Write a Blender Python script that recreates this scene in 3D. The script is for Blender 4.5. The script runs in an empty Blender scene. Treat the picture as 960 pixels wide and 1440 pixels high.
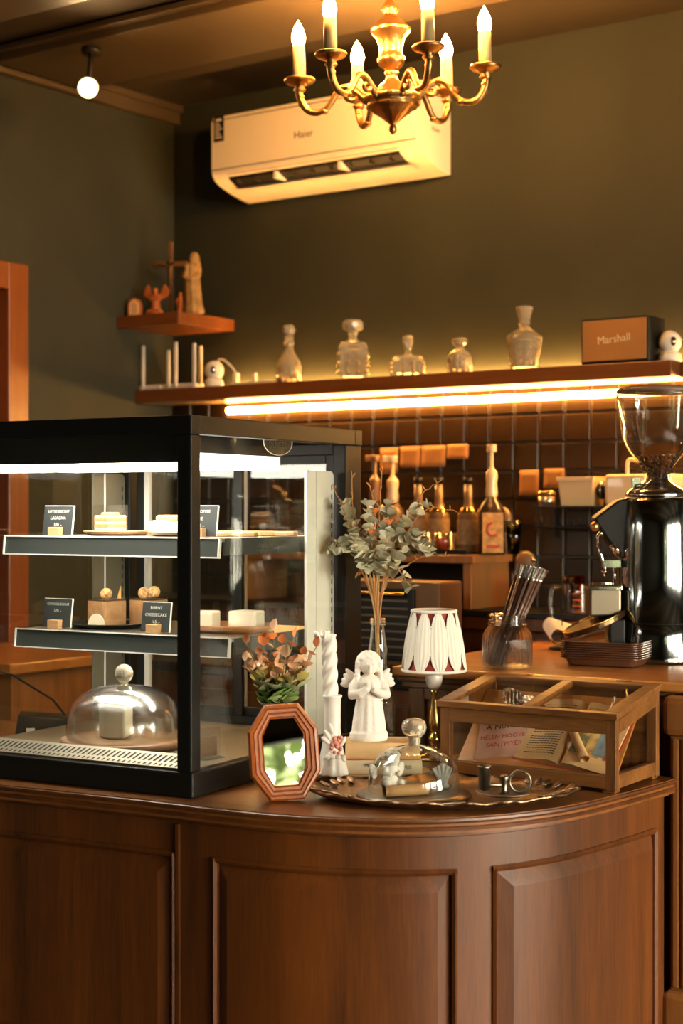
import bpy, bmesh, math, random
from mathutils import Vector, Matrix, noise
PI = math.pi
sc = bpy.context.scene
COL = sc.collection
rng = random.Random(7)

# ------------------------------------------------------------------ camera
YAW = math.radians(35.2); FPX = 2230.0; CZ = 1.55
cam_d = bpy.data.cameras.new('camera'); cam = bpy.data.objects.new('camera', cam_d); COL.objects.link(cam)
cam.location = (0, 0, CZ); cam.rotation_euler = (PI/2 - 6/FPX, 0, YAW)
cam_d.sensor_fit = 'VERTICAL'; cam_d.sensor_height = 36; cam_d.lens = FPX/1440*36
cam_d.clip_start = .05
cam_d.dof.use_dof = True; cam_d.dof.focus_distance = 3.35; cam_d.dof.aperture_fstop = 3.0
sc.camera = cam
# ------------------------------------------------------------------ sky and exposure
w = bpy.data.worlds.new('sky'); sc.world = w; w.use_nodes = True
bg = w.node_tree.nodes['Background']
bg.inputs['Color'].default_value = (1.0, .87, .69, 1); bg.inputs['Strength'].default_value = 20.0
vs = sc.view_settings
vs.view_transform = 'Standard'; vs.look = 'None'; vs.gamma = 1; vs.use_curve_mapping = False
vs.exposure = 1.33
cy = sc.cycles
cy.max_bounces = 12; cy.transparent_max_bounces = 24; cy.transmission_bounces = 10; cy.glossy_bounces = 6; cy.diffuse_bounces = 4
cy.sample_clamp_indirect = 6; cy.caustics_reflective = False; cy.caustics_refractive = False; cy.use_denoising = True
LED_WARM = (1, .47, .11); BULB = (1, .46, .12)
P_BULB = 300.0; P_LED = 55.0; P_CASE = 9.0; P_SPOT = 120.0
def portal(name, loc, rot, sx, sy):                     # guides sky light through a window opening
    d = bpy.data.lights.new(name, 'AREA'); d.shape = 'RECTANGLE'; d.size = sx; d.size_y = sy; d.cycles.is_portal = True
    o = bpy.data.objects.new(name, d); COL.objects.link(o); o.location = loc; o.rotation_euler = rot
WR = [(-1.05, -.25), (.2, 1.3), (1.45, 2.55), (2.7, 3.8)]          # right wall windows (y ranges)
WF = []                          # front wall windows (x ranges)
WZ = (.45, 2.17)
XR, YF, XL, YB, ZCEIL = 2.7, -2.7, -3.68, 4.2, 2.95
for a, b in WR: portal('window_portal', (XR, (a+b)/2, sum(WZ)/2), (0, PI/2, 0), WZ[1]-WZ[0], b-a)
for a, b in WF: portal('window_portal', ((a+b)/2, YF, sum(WZ)/2), (PI/2, 0, 0), b-a, WZ[1]-WZ[0])

# ------------------------------------------------------------------ where a point of the photo lies on a real plane
FW = Vector((-math.sin(YAW), math.cos(YAW), 0)); RT = Vector((math.cos(YAW), math.sin(YAW), 0)); CP = Vector((0, 0, CZ))
def ray(x, y): return FW + RT*((x-480)/FPX) + Vector((0, 0, (714-y)/FPX))
def onz(x, y, z): d = ray(x, y); return CP + d*((z-CZ)/d.z)
def ony(x, y, Y): d = ray(x, y); return CP + d*(Y/d.y)
def onx(x, y, X): d = ray(x, y); return CP + d*(X/d.x)
def dep(x, y, t): return CP + ray(x, y)*t

# ------------------------------------------------------------------ mesh builder
class G:
    def __init__(s): s.v = []; s.f = []; s.sm = []
    def add(s, v, f, smooth=False, M=None):
        b = len(s.v)
        if M is not None: v = [M @ Vector(p) for p in v]
        s.v += [tuple(p) for p in v]; s.f += [tuple(i+b for i in q) for q in f]; s.sm += [smooth]*len(f)
        return s
    def box(s, x0, x1, y0, y1, z0, z1, M=None):
        v = [(x0,y0,z0),(x1,y0,z0),(x1,y1,z0),(x0,y1,z0),(x0,y0,z1),(x1,y0,z1),(x1,y1,z1),(x0,y1,z1)]
        return s.add(v, [(3,2,1,0),(4,5,6,7),(0,1,5,4),(1,2,6,5),(2,3,7,6),(3,0,4,7)], False, M)
    def lathe(s, prof, n=24, c=(0,0,0), M=None, smooth=True, fl=0, fa=0.0, cap=True):
        v = []; f = []; m = len(prof)
        for r, z in prof:
            for k in range(n):
                a = 2*PI*k/n; rr = r*(1+fa*math.cos(fl*a)) if fl else r
                v.append((c[0]+rr*math.cos(a), c[1]+rr*math.sin(a), c[2]+z))
        for i in range(m-1):
            for k in range(n):
                k2 = (k+1) % n
                f.append((i*n+k, i*n+k2, (i+1)*n+k2, (i+1)*n+k))
        if cap:
            if prof[0][0] > 1e-6: f.append(tuple(range(n))[::-1])
            if prof[-1][0] > 1e-6: f.append(tuple((m-1)*n+k for k in range(n)))
        return s.add(v, f, smooth, M)
    def tube(s, pts, r, n=8, closed=False, M=None, cap=True):
        P = [Vector(p) for p in pts]; m = len(P); v = []; f = []
        R = r if isinstance(r, (list, tuple)) else [r]*m
        up = None
        for i in range(m):
            t = (P[(i+1) % m]-P[i-1]) if closed else (P[min(i+1, m-1)]-P[max(i-1, 0)])
            t = t.normalized() if t.length > 1e-9 else Vector((0,0,1))
            if up is None: up = Vector((0,0,1)) if abs(t.z) < .9 else Vector((1,0,0))
            a = up - t*up.dot(t)
            a = a.normalized() if a.length > 1e-6 else t.orthogonal().normalized()
            b = t.cross(a); up = a
            for k in range(n):
                q = 2*PI*k/n
                v.append(P[i] + (a*math.cos(q)+b*math.sin(q))*R[i])
        for i in range(m if closed else m-1):
            j = (i+1) % m
            for k in range(n):
                k2 = (k+1) % n; f.append((i*n+k, i*n+k2, j*n+k2, j*n+k))
        if not closed and cap: f += [tuple(range(n))[::-1], tuple((m-1)*n+k for k in range(n))]
        return s.add(v, f, True, M)
    def ball(s, c, r, nu=14, nv=9, M=None):
        rx, ry, rz = r if isinstance(r, (tuple, list)) else (r, r, r)
        v = [(c[0], c[1], c[2]-rz)]; f = []
        for i in range(1, nv):
            th = -PI/2+PI*i/nv
            for k in range(nu):
                a = 2*PI*k/nu; v.append((c[0]+rx*math.cos(th)*math.cos(a), c[1]+ry*math.cos(th)*math.sin(a), c[2]+rz*math.sin(th)))
        v.append((c[0], c[1], c[2]+rz)); t = len(v)-1
        for k in range(nu):
            k2 = (k+1) % nu
            f.append((0, 1+k2, 1+k)); f.append((t, 1+(nv-2)*nu+k, 1+(nv-2)*nu+k2))
            for i in range(nv-2): f.append((1+i*nu+k, 1+i*nu+k2, 1+(i+1)*nu+k2, 1+(i+1)*nu+k))
        return s.add(v, f, True, M)
    def prism(s, poly, z0, z1, M=None, smooth=False):
        n = len(poly); v = [(x, y, z0) for x, y in poly]+[(x, y, z1) for x, y in poly]
        f = [tuple(range(n))[::-1], tuple(range(n, 2*n))]+[(i, (i+1) % n, n+(i+1) % n, n+i) for i in range(n)]
        return s.add(v, f, smooth, M)
    def grid(s, rows, smooth=True, closed=False, M=None):
        m = len(rows); n = len(rows[0]); v = [p for r in rows for p in r]; f = []
        for i in range(m-1):
            for k in range(n if closed else n-1):
                k2 = (k+1) % n; f.append((i*n+k, i*n+k2, (i+1)*n+k2, (i+1)*n+k))
        return s.add(v, f, smooth, M)

def T(x, y, z, rz=0, rx=0, ry=0):
    return Matrix.Translation((x, y, z)) @ Matrix.Rotation(rz, 4, 'Z') @ Matrix.Rotation(ry, 4, 'Y') @ Matrix.Rotation(rx, 4, 'X')
def link(name, g, mat, parent=None, bevel=0, seg=2, weld=True):
    me = bpy.data.meshes.new(name); me.from_pydata(g.v, [], g.f)
    me.polygons.foreach_set('use_smooth', g.sm); me.update()
    bm = bmesh.new(); bm.from_mesh(me); bmesh.ops.recalc_face_normals(bm, faces=bm.faces); bm.to_mesh(me); bm.free()
    o = bpy.data.objects.new(name, me); COL.objects.link(o)
    if mat: me.materials.append(mat)
    if parent is not None: o.parent = parent
    if bevel:
        b = o.modifiers.new('edge', 'BEVEL'); b.width = bevel; b.segments = seg; b.limit_method = 'ANGLE'; b.angle_limit = .6; b.harden_normals = False
    return o
def tag(o, label, cat, group=None, kind=None):
    o['label'] = label
    if cat: o['category'] = cat
    if group: o['group'] = group
    if kind: o['kind'] = kind
    return o
def thing(name, label, cat, loc=(0,0,0), rz=0, group=None):
    o = bpy.data.objects.new(name, None); COL.objects.link(o); o.empty_display_size = .05
    o.location = loc; o.rotation_euler = (0, 0, rz)
    return tag(o, label, cat, group)
def struct(name, g, mat, bevel=0):
    o = link(name, g, mat, None, bevel); o['kind'] = 'structure'; return o
def dup(o, loc, rz=None, label=None):
    c = o.copy(); COL.objects.link(c); c.location = loc
    if rz is not None: c.rotation_euler = (0, 0, rz)
    if label: c['label'] = label
    for ch in list(o.children):
        d = ch.copy(); COL.objects.link(d); d.parent = c
        for gc in list(ch.children):
            e = gc.copy(); COL.objects.link(e); e.parent = d
    return c
def fused(o, vox=.0025, it=4, fac=.5):                 # one continuous sculpted skin
    r = o.modifiers.new('skin', 'REMESH'); r.mode = 'VOXEL'; r.voxel_size = vox; r.use_smooth_shade = True
    s = o.modifiers.new('soft', 'SMOOTH'); s.iterations = it; s.factor = fac
    return o
def text(name, body, size, mat, parent, M, align='CENTER', extrude=.0002, bold=0.0, space=1.0):
    c = bpy.data.curves.new(name, 'FONT'); c.body = body; c.size = size; c.align_x = align; c.align_y = 'CENTER'
    c.extrude = extrude; c.offset = bold; c.resolution_u = 2; c.space_line = space
    c.materials.append(mat)
    o = bpy.data.objects.new(name, c); COL.objects.link(o); o.parent = parent; o.matrix_local = M
    return o
UPRIGHT = Matrix.Rotation(PI/2, 4, 'X')                # text facing -Y

# ------------------------------------------------------------------ materials
def mat(name):
    m = bpy.data.materials.new(name); m.use_nodes = True
    return m, m.node_tree.nodes, m.node_tree.links, m.node_tree.nodes['Principled BSDF']
def plain(name, c, rough=.5, metal=0, coat=0, bump=0, bscale=60, var=0, vscale=8, spec=.5, sss=0, trans=0):
    m, n, l, b = mat(name)
    b.inputs['Base Color'].default_value = (*c, 1); b.inputs['Roughness'].default_value = rough; b.inputs['Metallic'].default_value = metal
    b.inputs['Coat Weight'].default_value = coat; b.inputs['Specular IOR Level'].default_value = spec
    if sss: b.inputs['Subsurface Weight'].default_value = sss; b.inputs['Subsurface Radius'].default_value = (.01, .008, .006)
    if trans: b.inputs['Transmission Weight'].default_value = trans
    if bump or var:
        tc = n.new('ShaderNodeTexCoord'); nz = n.new('ShaderNodeTexNoise'); nz.inputs['Scale'].default_value = bscale; nz.inputs['Detail'].default_value = 4
        l.new(tc.outputs['Object'], nz.inputs['Vector'])
    if bump:
        bp = n.new('ShaderNodeBump'); bp.inputs['Strength'].default_value = bump; bp.inputs['Distance'].default_value = .01
        l.new(nz.outputs['Fac'], bp.inputs['Height']); l.new(bp.outputs['Normal'], b.inputs['Normal'])
    if var:
        n2 = n.new('ShaderNodeTexNoise'); n2.inputs['Scale'].default_value = vscale; n2.inputs['Detail'].default_value = 3
        l.new(tc.outputs['Object'], n2.inputs['Vector'])
        cr = n.new('ShaderNodeValToRGB'); cr.color_ramp.elements[0].position = .3; cr.color_ramp.elements[1].position = .7
        cr.color_ramp.elements[0].color = (*[max(0, x*(1-var)) for x in c], 1); cr.color_ramp.elements[1].color = (*[x*(1+var) for x in c], 1)
        l.new(n2.outputs['Fac'], cr.inputs['Fac']); l.new(cr.outputs['Color'], b.inputs['Base Color'])
    return m
def wood(name, dark, light, stretch=(14, 14, .9), rough=.38, coat=.25, fine=1.0, worn=0):
    m, n, l, b = mat(name)
    tc = n.new('ShaderNodeTexCoord'); mp = n.new('ShaderNodeMapping'); mp.inputs['Scale'].default_value = stretch
    l.new(tc.outputs['Object'], mp.inputs['Vector'])
    a = n.new('ShaderNodeTexNoise'); a.inputs['Scale'].default_value = 1.2; a.inputs['Detail'].default_value = 6; a.inputs['Roughness'].default_value = .62; a.inputs['Distortion'].default_value = .6
    g = n.new('ShaderNodeTexNoise'); g.inputs['Scale'].default_value = 9*fine; g.inputs['Detail'].default_value = 3
    l.new(mp.outputs['Vector'], a.inputs['Vector']); l.new(mp.outputs['Vector'], g.inputs['Vector'])
    mx = n.new('ShaderNodeMath'); mx.operation = 'MULTIPLY_ADD'; mx.inputs[1].default_value = .35; l.new(g.outputs['Fac'], mx.inputs[0]); l.new(a.outputs['Fac'], mx.inputs[2])
    cr = n.new('ShaderNodeValToRGB'); e = cr.color_ramp.elements
    e[0].position = .42; e[0].color = (*dark, 1); e[1].position = .95; e[1].color = (*light, 1)
    l.new(mx.outputs[0], cr.inputs['Fac']); l.new(cr.outputs['Color'], b.inputs['Base Color'])
    b.inputs['Roughness'].default_value = rough; b.inputs['Coat Weight'].default_value = coat; b.inputs['Coat Roughness'].default_value = .22
    bp = n.new('ShaderNodeBump'); bp.inputs['Strength'].default_value = .12; bp.inputs['Distance'].default_value = .004
    l.new(mx.outputs[0], bp.inputs['Height']); l.new(bp.outputs['Normal'], b.inputs['Normal'])
    return m
def pane_glass(name, tint=(.96, .99, .97), refl=.5, rough=.01, base=0.0, pw=4):  # thin clear sheet
    m, n, l, b = mat(name); n.remove(b); out = n['Material Output']
    t = n.new('ShaderNodeBsdfTransparent'); t.inputs['Color'].default_value = (*tint, 1)
    g = n.new('ShaderNodeBsdfGlossy'); g.inputs['Roughness'].default_value = rough
    fr = n.new('ShaderNodeLayerWeight'); fr.inputs['Blend'].default_value = .5
    pw_ = n.new('ShaderNodeMath'); pw_.operation = 'POWER'; pw_.inputs[1].default_value = pw; l.new(fr.outputs['Facing'], pw_.inputs[0])
    mu = n.new('ShaderNodeMath'); mu.operation = 'MULTIPLY_ADD'; mu.inputs[1].default_value = refl*.9; mu.inputs[2].default_value = base+.05*refl; l.new(pw_.outputs[0], mu.inputs[0])
    mx = n.new('ShaderNodeMixShader'); l.new(mu.outputs[0], mx.inputs[0]); l.new(t.outputs[0], mx.inputs[1]); l.new(g.outputs[0], mx.inputs[2])
    l.new(mx.outputs[0], out.inputs['Surface'])
    return m
def glow(name, c, s):
    m, n, l, b = mat(name); n.remove(b); e = n.new('ShaderNodeEmission'); e.inputs['Color'].default_value = (*c, 1); e.inputs['Strength'].default_value = s
    l.new(e.outputs[0], n['Material Output'].inputs['Surface']); return m
def leafmat(name, c, var=.35):
    m, n, l, b = mat(name)
    oi = n.new('ShaderNodeObjectInfo'); cr = n.new('ShaderNodeValToRGB')
    cr.color_ramp.elements[0].color = (*[x*(1-var) for x in c], 1); cr.color_ramp.elements[1].color = (*[min(1, x*(1+var)) for x in c], 1)
    l.new(oi.outputs['Random'], cr.inputs['Fac']); l.new(cr.outputs['Color'], b.inputs['Base Color']); b.inputs['Roughness'].default_value = .55
    b.inputs['Subsurface Weight'].default_value = 0
    return m

M_wall = plain('wall_paint', (.0215, .0245, .0140), .8, bump=.25, bscale=14, var=.12, vscale=3)
M_ceil = plain('ceiling_paint', (.034, .023, .011), .6, bump=.1, bscale=20)
M_beam = plain('beam_paint', (.075, .052, .026), .45)
M_floor = wood('floor_wood', (.06, .03, .014), (.14, .075, .035), (1, 12, 8), .5)
M_tile = plain('tile_glaze', (.026, .0135, .0055), .34, spec=.3, bump=.15, bscale=25, var=.35, vscale=9)
M_grout = plain('grout', (.05, .042, .03), .9)
M_counter = wood('counter_wood', (.030, .010, .0026), (.180, .050, .007), (7, 7, .45), .40, .10, 3)
M_ctop = wood('counter_top_wood', (.10, .032, .007), (.29, .105, .026), (1.5, 14, 14), .3, .4)
M_bar = wood('bar_wood', (.36, .125, .022), (.60, .25, .060), (2, 16, 12), .32, .4)
M_barfront = wood('bar_front_wood', (.075, .030, .008), (.20, .088, .026), (16, 16, 1), .45, .2)
M_pil = wood('pilaster_wood', (.22, .080, .018), (.40, .165, .045), (16, 16, .9), .4, .3)
M_vit = wood('oak_frame', (.075, .025, .0035), (.30, .112, .020), (3, 22, 22), .5, .1)
M_vit2 = wood('oak_frame_upright', (.075, .025, .0035), (.30, .112, .020), (22, 22, 3), .5, .1)
M_shelf = wood('shelf_wood', (.12, .034, .007), (.23, .078, .018), (1.5, 16, 16), .4, .2)
M_door = wood('door_wood', (.17, .042, .006), (.28, .078, .012), (14, 14, .9), .4, .2)
M_board = wood('board_wood', (.36, .18, .075), (.62, .38, .19), (3, 18, 18), .5, 0)
M_mirrorwood = wood('mirror_frame_wood', (.24, .050, .005), (.42, .105, .012), (9, 9, 9), .35, .2)
M_black = plain('black_paint', (.009, .009, .008), .45, bump=.03, bscale=300, spec=.22)
M_blackpl = plain('black_plastic', (.010, .009, .008), .45, spec=.25)
M_chalk = plain('chalkboard', (.012, .015, .016), .6)
M_steel = plain('brushed_steel', (.62, .60, .56), .28, 1)
M_upright = plain('lit_metal', (.86, .84, .78), .4, 0)  # upright metal whitened, the daylight it catches is put into the colour
M_deck = plain('deck_steel', (.16, .125, .08), .35, .6)
M_chrome = plain('polished_chrome', (.72, .72, .72), .07, 1)
M_railgrey = plain('shelf_rail_grey', (.050, .056, .052), .4, .2)
M_edge = plain('shelf_edge_white', (.75, .73, .68), .4)
M_white = plain('white_plastic', (.80, .76, .68), .35)
M_offwhite = plain('cream_enamel', (.72, .53, .29), .3, coat=.3)
M_brass = plain('brass', (.62, .40, .14), .22, 1)
M_gilt = plain('old_gilt', (.60, .36, .13), .32, 1, bump=.2, bscale=80)
M_candle = plain('candle_sleeve', (.80, .62, .34), .5)
M_bulb = glow('bulb_glow', BULB, P_BULB)
M_led = glow('led_glow', LED_WARM, P_LED)
M_caselight = glow('case_light', (1, .93, .80), P_CASE)
M_pane = pane_glass('clear_pane', (.955, .968, .95), .8)
M_clear = pane_glass('box_pane', (.985, .985, .975), .55)
M_dome = pane_glass('dome_glass', (.93, .95, .92), 1.05, .02, .05, 2.2)
M_jar = pane_glass('jar_glass', (.96, .95, .91), 1.0, .04, .06, 2.0)
def rib_glass(name, c=(1, 1, .98), thru=.5):                # thick clear glass that still passes light
    m, n, l, b = mat(name); b.inputs['Transmission Weight'].default_value = 1; b.inputs['Roughness'].default_value = .0; b.inputs['IOR'].default_value = 1.45; b.inputs['Base Color'].default_value = (*c, 1)
    t = n.new('ShaderNodeBsdfTransparent'); t.inputs['Color'].default_value = (*c, 1); mx = n.new('ShaderNodeMixShader'); mx.inputs[0].default_value = 1-thru
    l.new(t.outputs[0], mx.inputs[1]); l.new(b.outputs[0], mx.inputs[2]); l.new(mx.outputs[0], n['Material Output'].inputs['Surface']); return m
M_ribglass = rib_glass('ribbed_glass')
M_crinkle = pane_glass('crinkled_film', (.95, .92, .88), .9, .22, .40)
M_film = pane_glass('clear_film', (.97, .97, .95), .7, .12, .05)
M_mirror = plain('mirror_silver', (.92, .92, .92), .005, 1)
M_porc = plain('porcelain', (.82, .77, .72), .35, coat=.3, sss=.1)
M_plaster = plain('white_plaster', (.80, .75, .69), .6, bump=.12, bscale=160)
M_wax = plain('white_wax', (.84, .80, .75), .45, sss=.3)
M_pinkflower = plain('pink_porcelain', (.72, .30, .24), .4)
M_paper = plain('aged_paper', (.70, .45, .21), .8, var=.12, vscale=14)
M_paper2 = plain('old_book_cloth', (.62, .50, .33), .8, var=.12, vscale=20)
M_ink = plain('ink', (.05, .035, .025), .8)
M_red = plain('red_ink', (.50, .07, .03), .8)
M_white_ink = plain('chalk_lettering', (.75, .72, .66), .9)
M_silver = plain('tarnished_silver', (.34, .23, .14), .34, 1, bump=.35, bscale=70, var=.3, vscale=20)
M_pewter = plain('dark_pewter', (.24, .20, .16), .34, 1)
M_crystal, _n, _l, _b = mat('crystal_glass'); _b.inputs['Transmission Weight'].default_value = .74; _b.inputs['Roughness'].default_value = .12; _b.inputs['IOR'].default_value = 1.45; _b.inputs['Base Color'].default_value = (1, .90, .70, 1)
# ================================================================== the room
g = G(); g.box(XL-.2, XR+.2, YF-.2, YB+.2, -.1, 0); struct('floor', g, M_floor)
g = G(); g.box(XL-.2, XR+.2, YF-.2, YB+.2, ZCEIL, ZCEIL+.12); struct('ceiling', g, M_ceil)
g = G(); g.box(XL-.2, XR+.2, YB, YB+.15, 0, ZCEIL); wall_back = struct('wall_back', g, M_wall)
DY0, DY1, DZ = 2.55, 3.44, 2.255
g = G(); g.box(XL-.15, XL, DY1, YB, 0, ZCEIL); g.box(XL-.15, XL, YF, DY0, 0, ZCEIL); g.box(XL-.15, XL, DY0, DY1, DZ, ZCEIL); struct('wall_left', g, M_wall)
def holed(axis, pos, th, lo, hi, wins):
    g = G(); e = sorted(wins); a = lo
    def bx(a, b, z0, z1):
        if axis == 'x': g.box(pos, pos+th, a, b, z0, z1)
        else: g.box(a, b, pos-th, pos, z0, z1)
    for p, q in e: bx(a, p, 0, ZCEIL); bx(p, q, 0, WZ[0]); bx(p, q, WZ[1], ZCEIL); a = q
    bx(a, hi, 0, ZCEIL); return g
struct('wall_right', holed('x', XR, .15, YF, YB, WR), M_wall)
struct('wall_front', holed('y', YF, .15, XL, XR, WF), M_wall)
k = 0
for ax, ws in (('x', WR), ('y', WF)):
    for p, q in ws:
        k += 1; fr = G(); gl = G(); t = .05
        def bx(G_, a, b, z0, z1, d0, d1):
            if ax == 'x': G_.box(XR+d0, XR+d1, a, b, z0, z1)
            else: G_.box(a, b, YF-d1, YF-d0, z0, z1)
        bx(fr, p, p+t, *WZ, .02, .09); bx(fr, q-t, q, *WZ, .02, .09); bx(fr, p+t, q-t, WZ[0], WZ[0]+t, .02, .09); bx(fr, p+t, q-t, WZ[1]-t, WZ[1], .02, .09)
        bx(fr, p+t, q-t, 1.60, 1.64, .02, .09)
        bx(gl, p+t, q-t, WZ[0]+t, 1.60, .05, .056); bx(gl, p+t, q-t, 1.64, WZ[1]-t, .05, .056)
        f = struct('window_%d' % k, fr, M_blackpl); link('pane', gl, M_pane, f)
# door in the left wall
g = G(); g.box(XL-.12, XL-.08, DY0+.03, DY1-.03, .01, DZ-.03); d1 = struct('door_1', g, M_door)
g = G(); g.box(XL-.15, XL+.018, DY1-.03, DY1+.055, 0, DZ+.055); g.box(XL-.15, XL+.018, DY0-.055, DY0+.03, 0, DZ+.055); g.box(XL-.15, XL+.018, DY0+.03, DY1-.03, DZ-.03, DZ+.055)
link('door_frame', g, M_door, d1, .004)
g = G(); g.box(XL-.08, XL-.072, DY0+.14, DY1-.14, 1.15, 2.1); g.box(XL-.08, XL-.072, DY0+.14, DY1-.14, .2, 1.0); link('door_panel', g, M_door, d1, .004)
# crown moulding on the left wall, ceiling beams
g = G(); g.box(XL, XL+.03, YF, YB, 2.885, ZCEIL); g.box(XL+.03, XL+.045, YF, YB, 2.925, ZCEIL); struct('trim_1', g, M_beam, .004)
for i, (y0, y1, z0) in enumerate([(3.33, 3.71, 2.90), (2.55, 2.95, 2.85), (1.5, 1.9, 2.85), (.2, .6, 2.85)]):
    g = G(); g.box(XL+.045, XR, y0, y1, z0, ZCEIL); g.box(XL+.045, XR, y0-.025, y1+.025, z0+.022, z0+.042); struct('trim_%d' % (i+2), g, M_beam, .004)
g = G(); g.box(XL, XL+.015, YF, DY0-.06, 0, .1); struct('baseboard_left', g, M_counter, .003)
# tiles on the back wall
TP = .0847; GZ0, GZ1 = 1.24, 1.905
g = G(); g.box(XL+.001, -1.2, YB-.006, YB+.001, 1.0, GZ1); bk = link('tile_bed', g, M_grout, wall_back)
tm = None
g = G(); h = TP/2-.0022
g.v = [(-h,0,-h),(h,0,-h),(h,0,h),(-h,0,h),(-h+.004,-.006,-h+.004),(h-.004,-.006,-h+.004),(h-.004,-.006,h-.004),(-h+.004,-.006,h-.004)]
g.f = [(4,5,6,7),(0,1,5,4),(1,2,6,5),(2,3,7,6),(3,0,4,7)]; g.sm = [False]*5
proto = link('tile', g, M_tile, wall_back)
first = True
for r in range(8):
    z = 1.829 + TP/2 - r*TP
    if z+h > GZ1+.03: continue
    for c in range(29):
        x = -2.660+TP/2 + (c-12)*TP
        if x-h < XL or x > -1.2: continue
        o = proto if first else proto.copy()
        if not first: COL.objects.link(o)
        first = False
        o.location = (x, YB-.006, z); o.rotation_euler = (rng.uniform(-.012, .012), 0, rng.uniform(-.012, .012))
# outside: paving and hedge seen in the mirror
g = G(); g.box(XR+.2, 14, -14, 8, -.25, -.12); g.box(-10, XR+.2, -14, YF-.2, -.25, -.12); tag(struct('pavement', g, plain('paving', (.30, .29, .27), .9)), 'pale paving outside the windows', None)
g = G(); r2 = random.Random(3)
for i in range(14000):
    s_ = r2.random()
    if s_ < .6: x = r2.uniform(4.6, 6.4); y = r2.uniform(-5.5, 3); 
    else: x = r2.uniform(-3, 5); y = r2.uniform(-6.6, -5)
    z = -.1+(4.6 if y < -2.55 else 1.9)*r2.random()**1.1*(0.75+.25*math.sin(x*1.7+y*2.3))
    a = Vector((r2.gauss(0,1), r2.gauss(0,1), r2.gauss(0,1))).normalized(); b = a.orthogonal().normalized()*(.17 if y < -2.2 else .09); c = a.cross(b).normalized()*(.08 if y < -2.2 else .045); p = Vector((x,y,z))
    g.add([p-b, p-c, p+b, p+c], [(0,1,2,3)])
hd = link('garden_hedge', g, plain('hedge_leaf', (.055, .085, .018), .6, var=.4, vscale=3)); tag(hd, 'leafy green garden hedge outside the windows', 'hedge', kind='stuff')

# ================================================================== serving counter with curved end
ZC = .983
def curve(pts, step=.01):
    P = [Vector(p) for p in pts]; P = [2*P[0]-P[1]]+P+[2*P[-1]-P[-2]]; o = []
    for i in range(1, len(P)-2):
        a, b, c, d = P[i-1:i+3]; l1 = (b-a).length; l2 = (c-b).length; l3 = (d-c).length
        m1 = ((c-b)/l2*l1+(b-a)/l1*l2)/(l1+l2)*l2; m2 = ((d-c)/l3*l2+(c-b)/l2*l3)/(l2+l3)*l2
        for k in range(40):
            t = k/40; o.append((2*t**3-3*t**2+1)*b+(t**3-2*t**2+t)*m1+(-2*t**3+3*t**2)*c+(t**3-t**2)*m2)
    o.append(P[-2]); q = [o[0]]; acc = 0; want = step
    for a, b in zip(o, o[1:]):
        L = (b-a).length
        while acc+L >= want: q.append(a+(b-a)*((want-acc)/L)); want += step
        acc += L
    return q
EDGE = curve([(-3.66,2.092),(-2.439,2.247),(-2.02,2.300),(-1.92,2.308),(-1.83,2.320),(-1.75,2.339),(-1.67,2.370),(-1.56,2.434),(-1.466,2.532),(-1.394,2.678),(-1.355,2.90),(-1.338,3.12)])
S_OFF = .039                                             # arc lengths below were read with the start .039 further left
def nrm(i):
    a = EDGE[max(0, i-1)]; b = EDGE[min(len(EDGE)-1, i+1)]; t = (b-a).normalized(); return Vector((t.y, -t.x))
NR = [nrm(i) for i in range(len(EDGE))]
NR = [sum((NR[max(0, min(len(NR)-1, i+j))] for j in range(-4, 5)), Vector((0,0))).normalized() for i in range(len(NR))]
def at_s(s, off, z):
    u = max(0, min(len(EDGE)-1.001, (s-S_OFF)/.01)); i = int(u); f = u-i
    p = EDGE[i].lerp(EDGE[i+1], f)-NR[i].lerp(NR[i+1], f)*off
    return (p.x, p.y, z)
S0, S1 = S_OFF, S_OFF+.01*(len(EDGE)-1)
def strip(prof, a, b, step=.02, closed=True):            # sweep an (inset, z) outline along the counter front
    g = G(); n = max(2, int((b-a)/step)+1); rows = [[at_s(a+(b-a)*i/(n-1), o, z) for o, z in prof] for i in range(n)]
    for q in range(len(prof) if closed else len(prof)-1): q2 = (q+1) % len(prof); g.grid([[r[q], r[q2]] for r in rows], True)
    b_ = len(g.v); g.v += [p for r in rows for p in r]
    if closed: g.f += [tuple(b_+k for k in range(len(prof))), tuple(b_+(n-1)*len(prof)+k for k in range(len(prof)))[::-1]]; g.sm += [False, False]
    return g
counter = thing('service_counter', 'long dark brown panelled wooden counter with a curved end and moulded top edge', 'counter', (0,0,0))
poly = [(p.x, p.y) for i, p in enumerate(EDGE) if i % 3 == 0 or i == len(EDGE)-1]+[(-1.40, 3.14), (-2.04, 3.075), (-3.66, 2.88)]
inner = [at_s(S0+(S1-S0)*i/90, .004, 0)[:2] for i in range(91)]+[(-1.40, 3.14), (-2.04, 3.075), (-3.66, 2.88)]
g = G(); g.prism(inner, ZC-.03, ZC); link('worktop', g, M_ctop, counter)
nose = [(.02, ZC-.0005), (.006, ZC-.0005), (.001, ZC-.003), (0, ZC-.007), (.002, ZC-.011), (.006, ZC-.0125), (.006, ZC-.015), (.002, ZC-.018), (.003, ZC-.024), (.010, ZC-.029), (.018, ZC-.031), (.018, ZC-.037), (.026, ZC-.040), (.05, ZC-.040)]
link('moulded_edge', strip(nose, S0, S1), M_counter, counter)
ZT, ZB, ZTI, ZBI = .880, .45, .841, .49
body = [at_s(S0+(S1-S0)*i/120, .040, 0)[:2] for i in range(121)]
g = G(); g.grid([[(x, y, z) for x, y in body] for z in (0, ZC-.035)], True); link('body', g, M_counter, counter)
def slab(a, b, z0, z1, o0=.030, o1=.042): return strip([(o0, z0), (o0, z1), (o1, z1), (o1, z0)], a, b)
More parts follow.
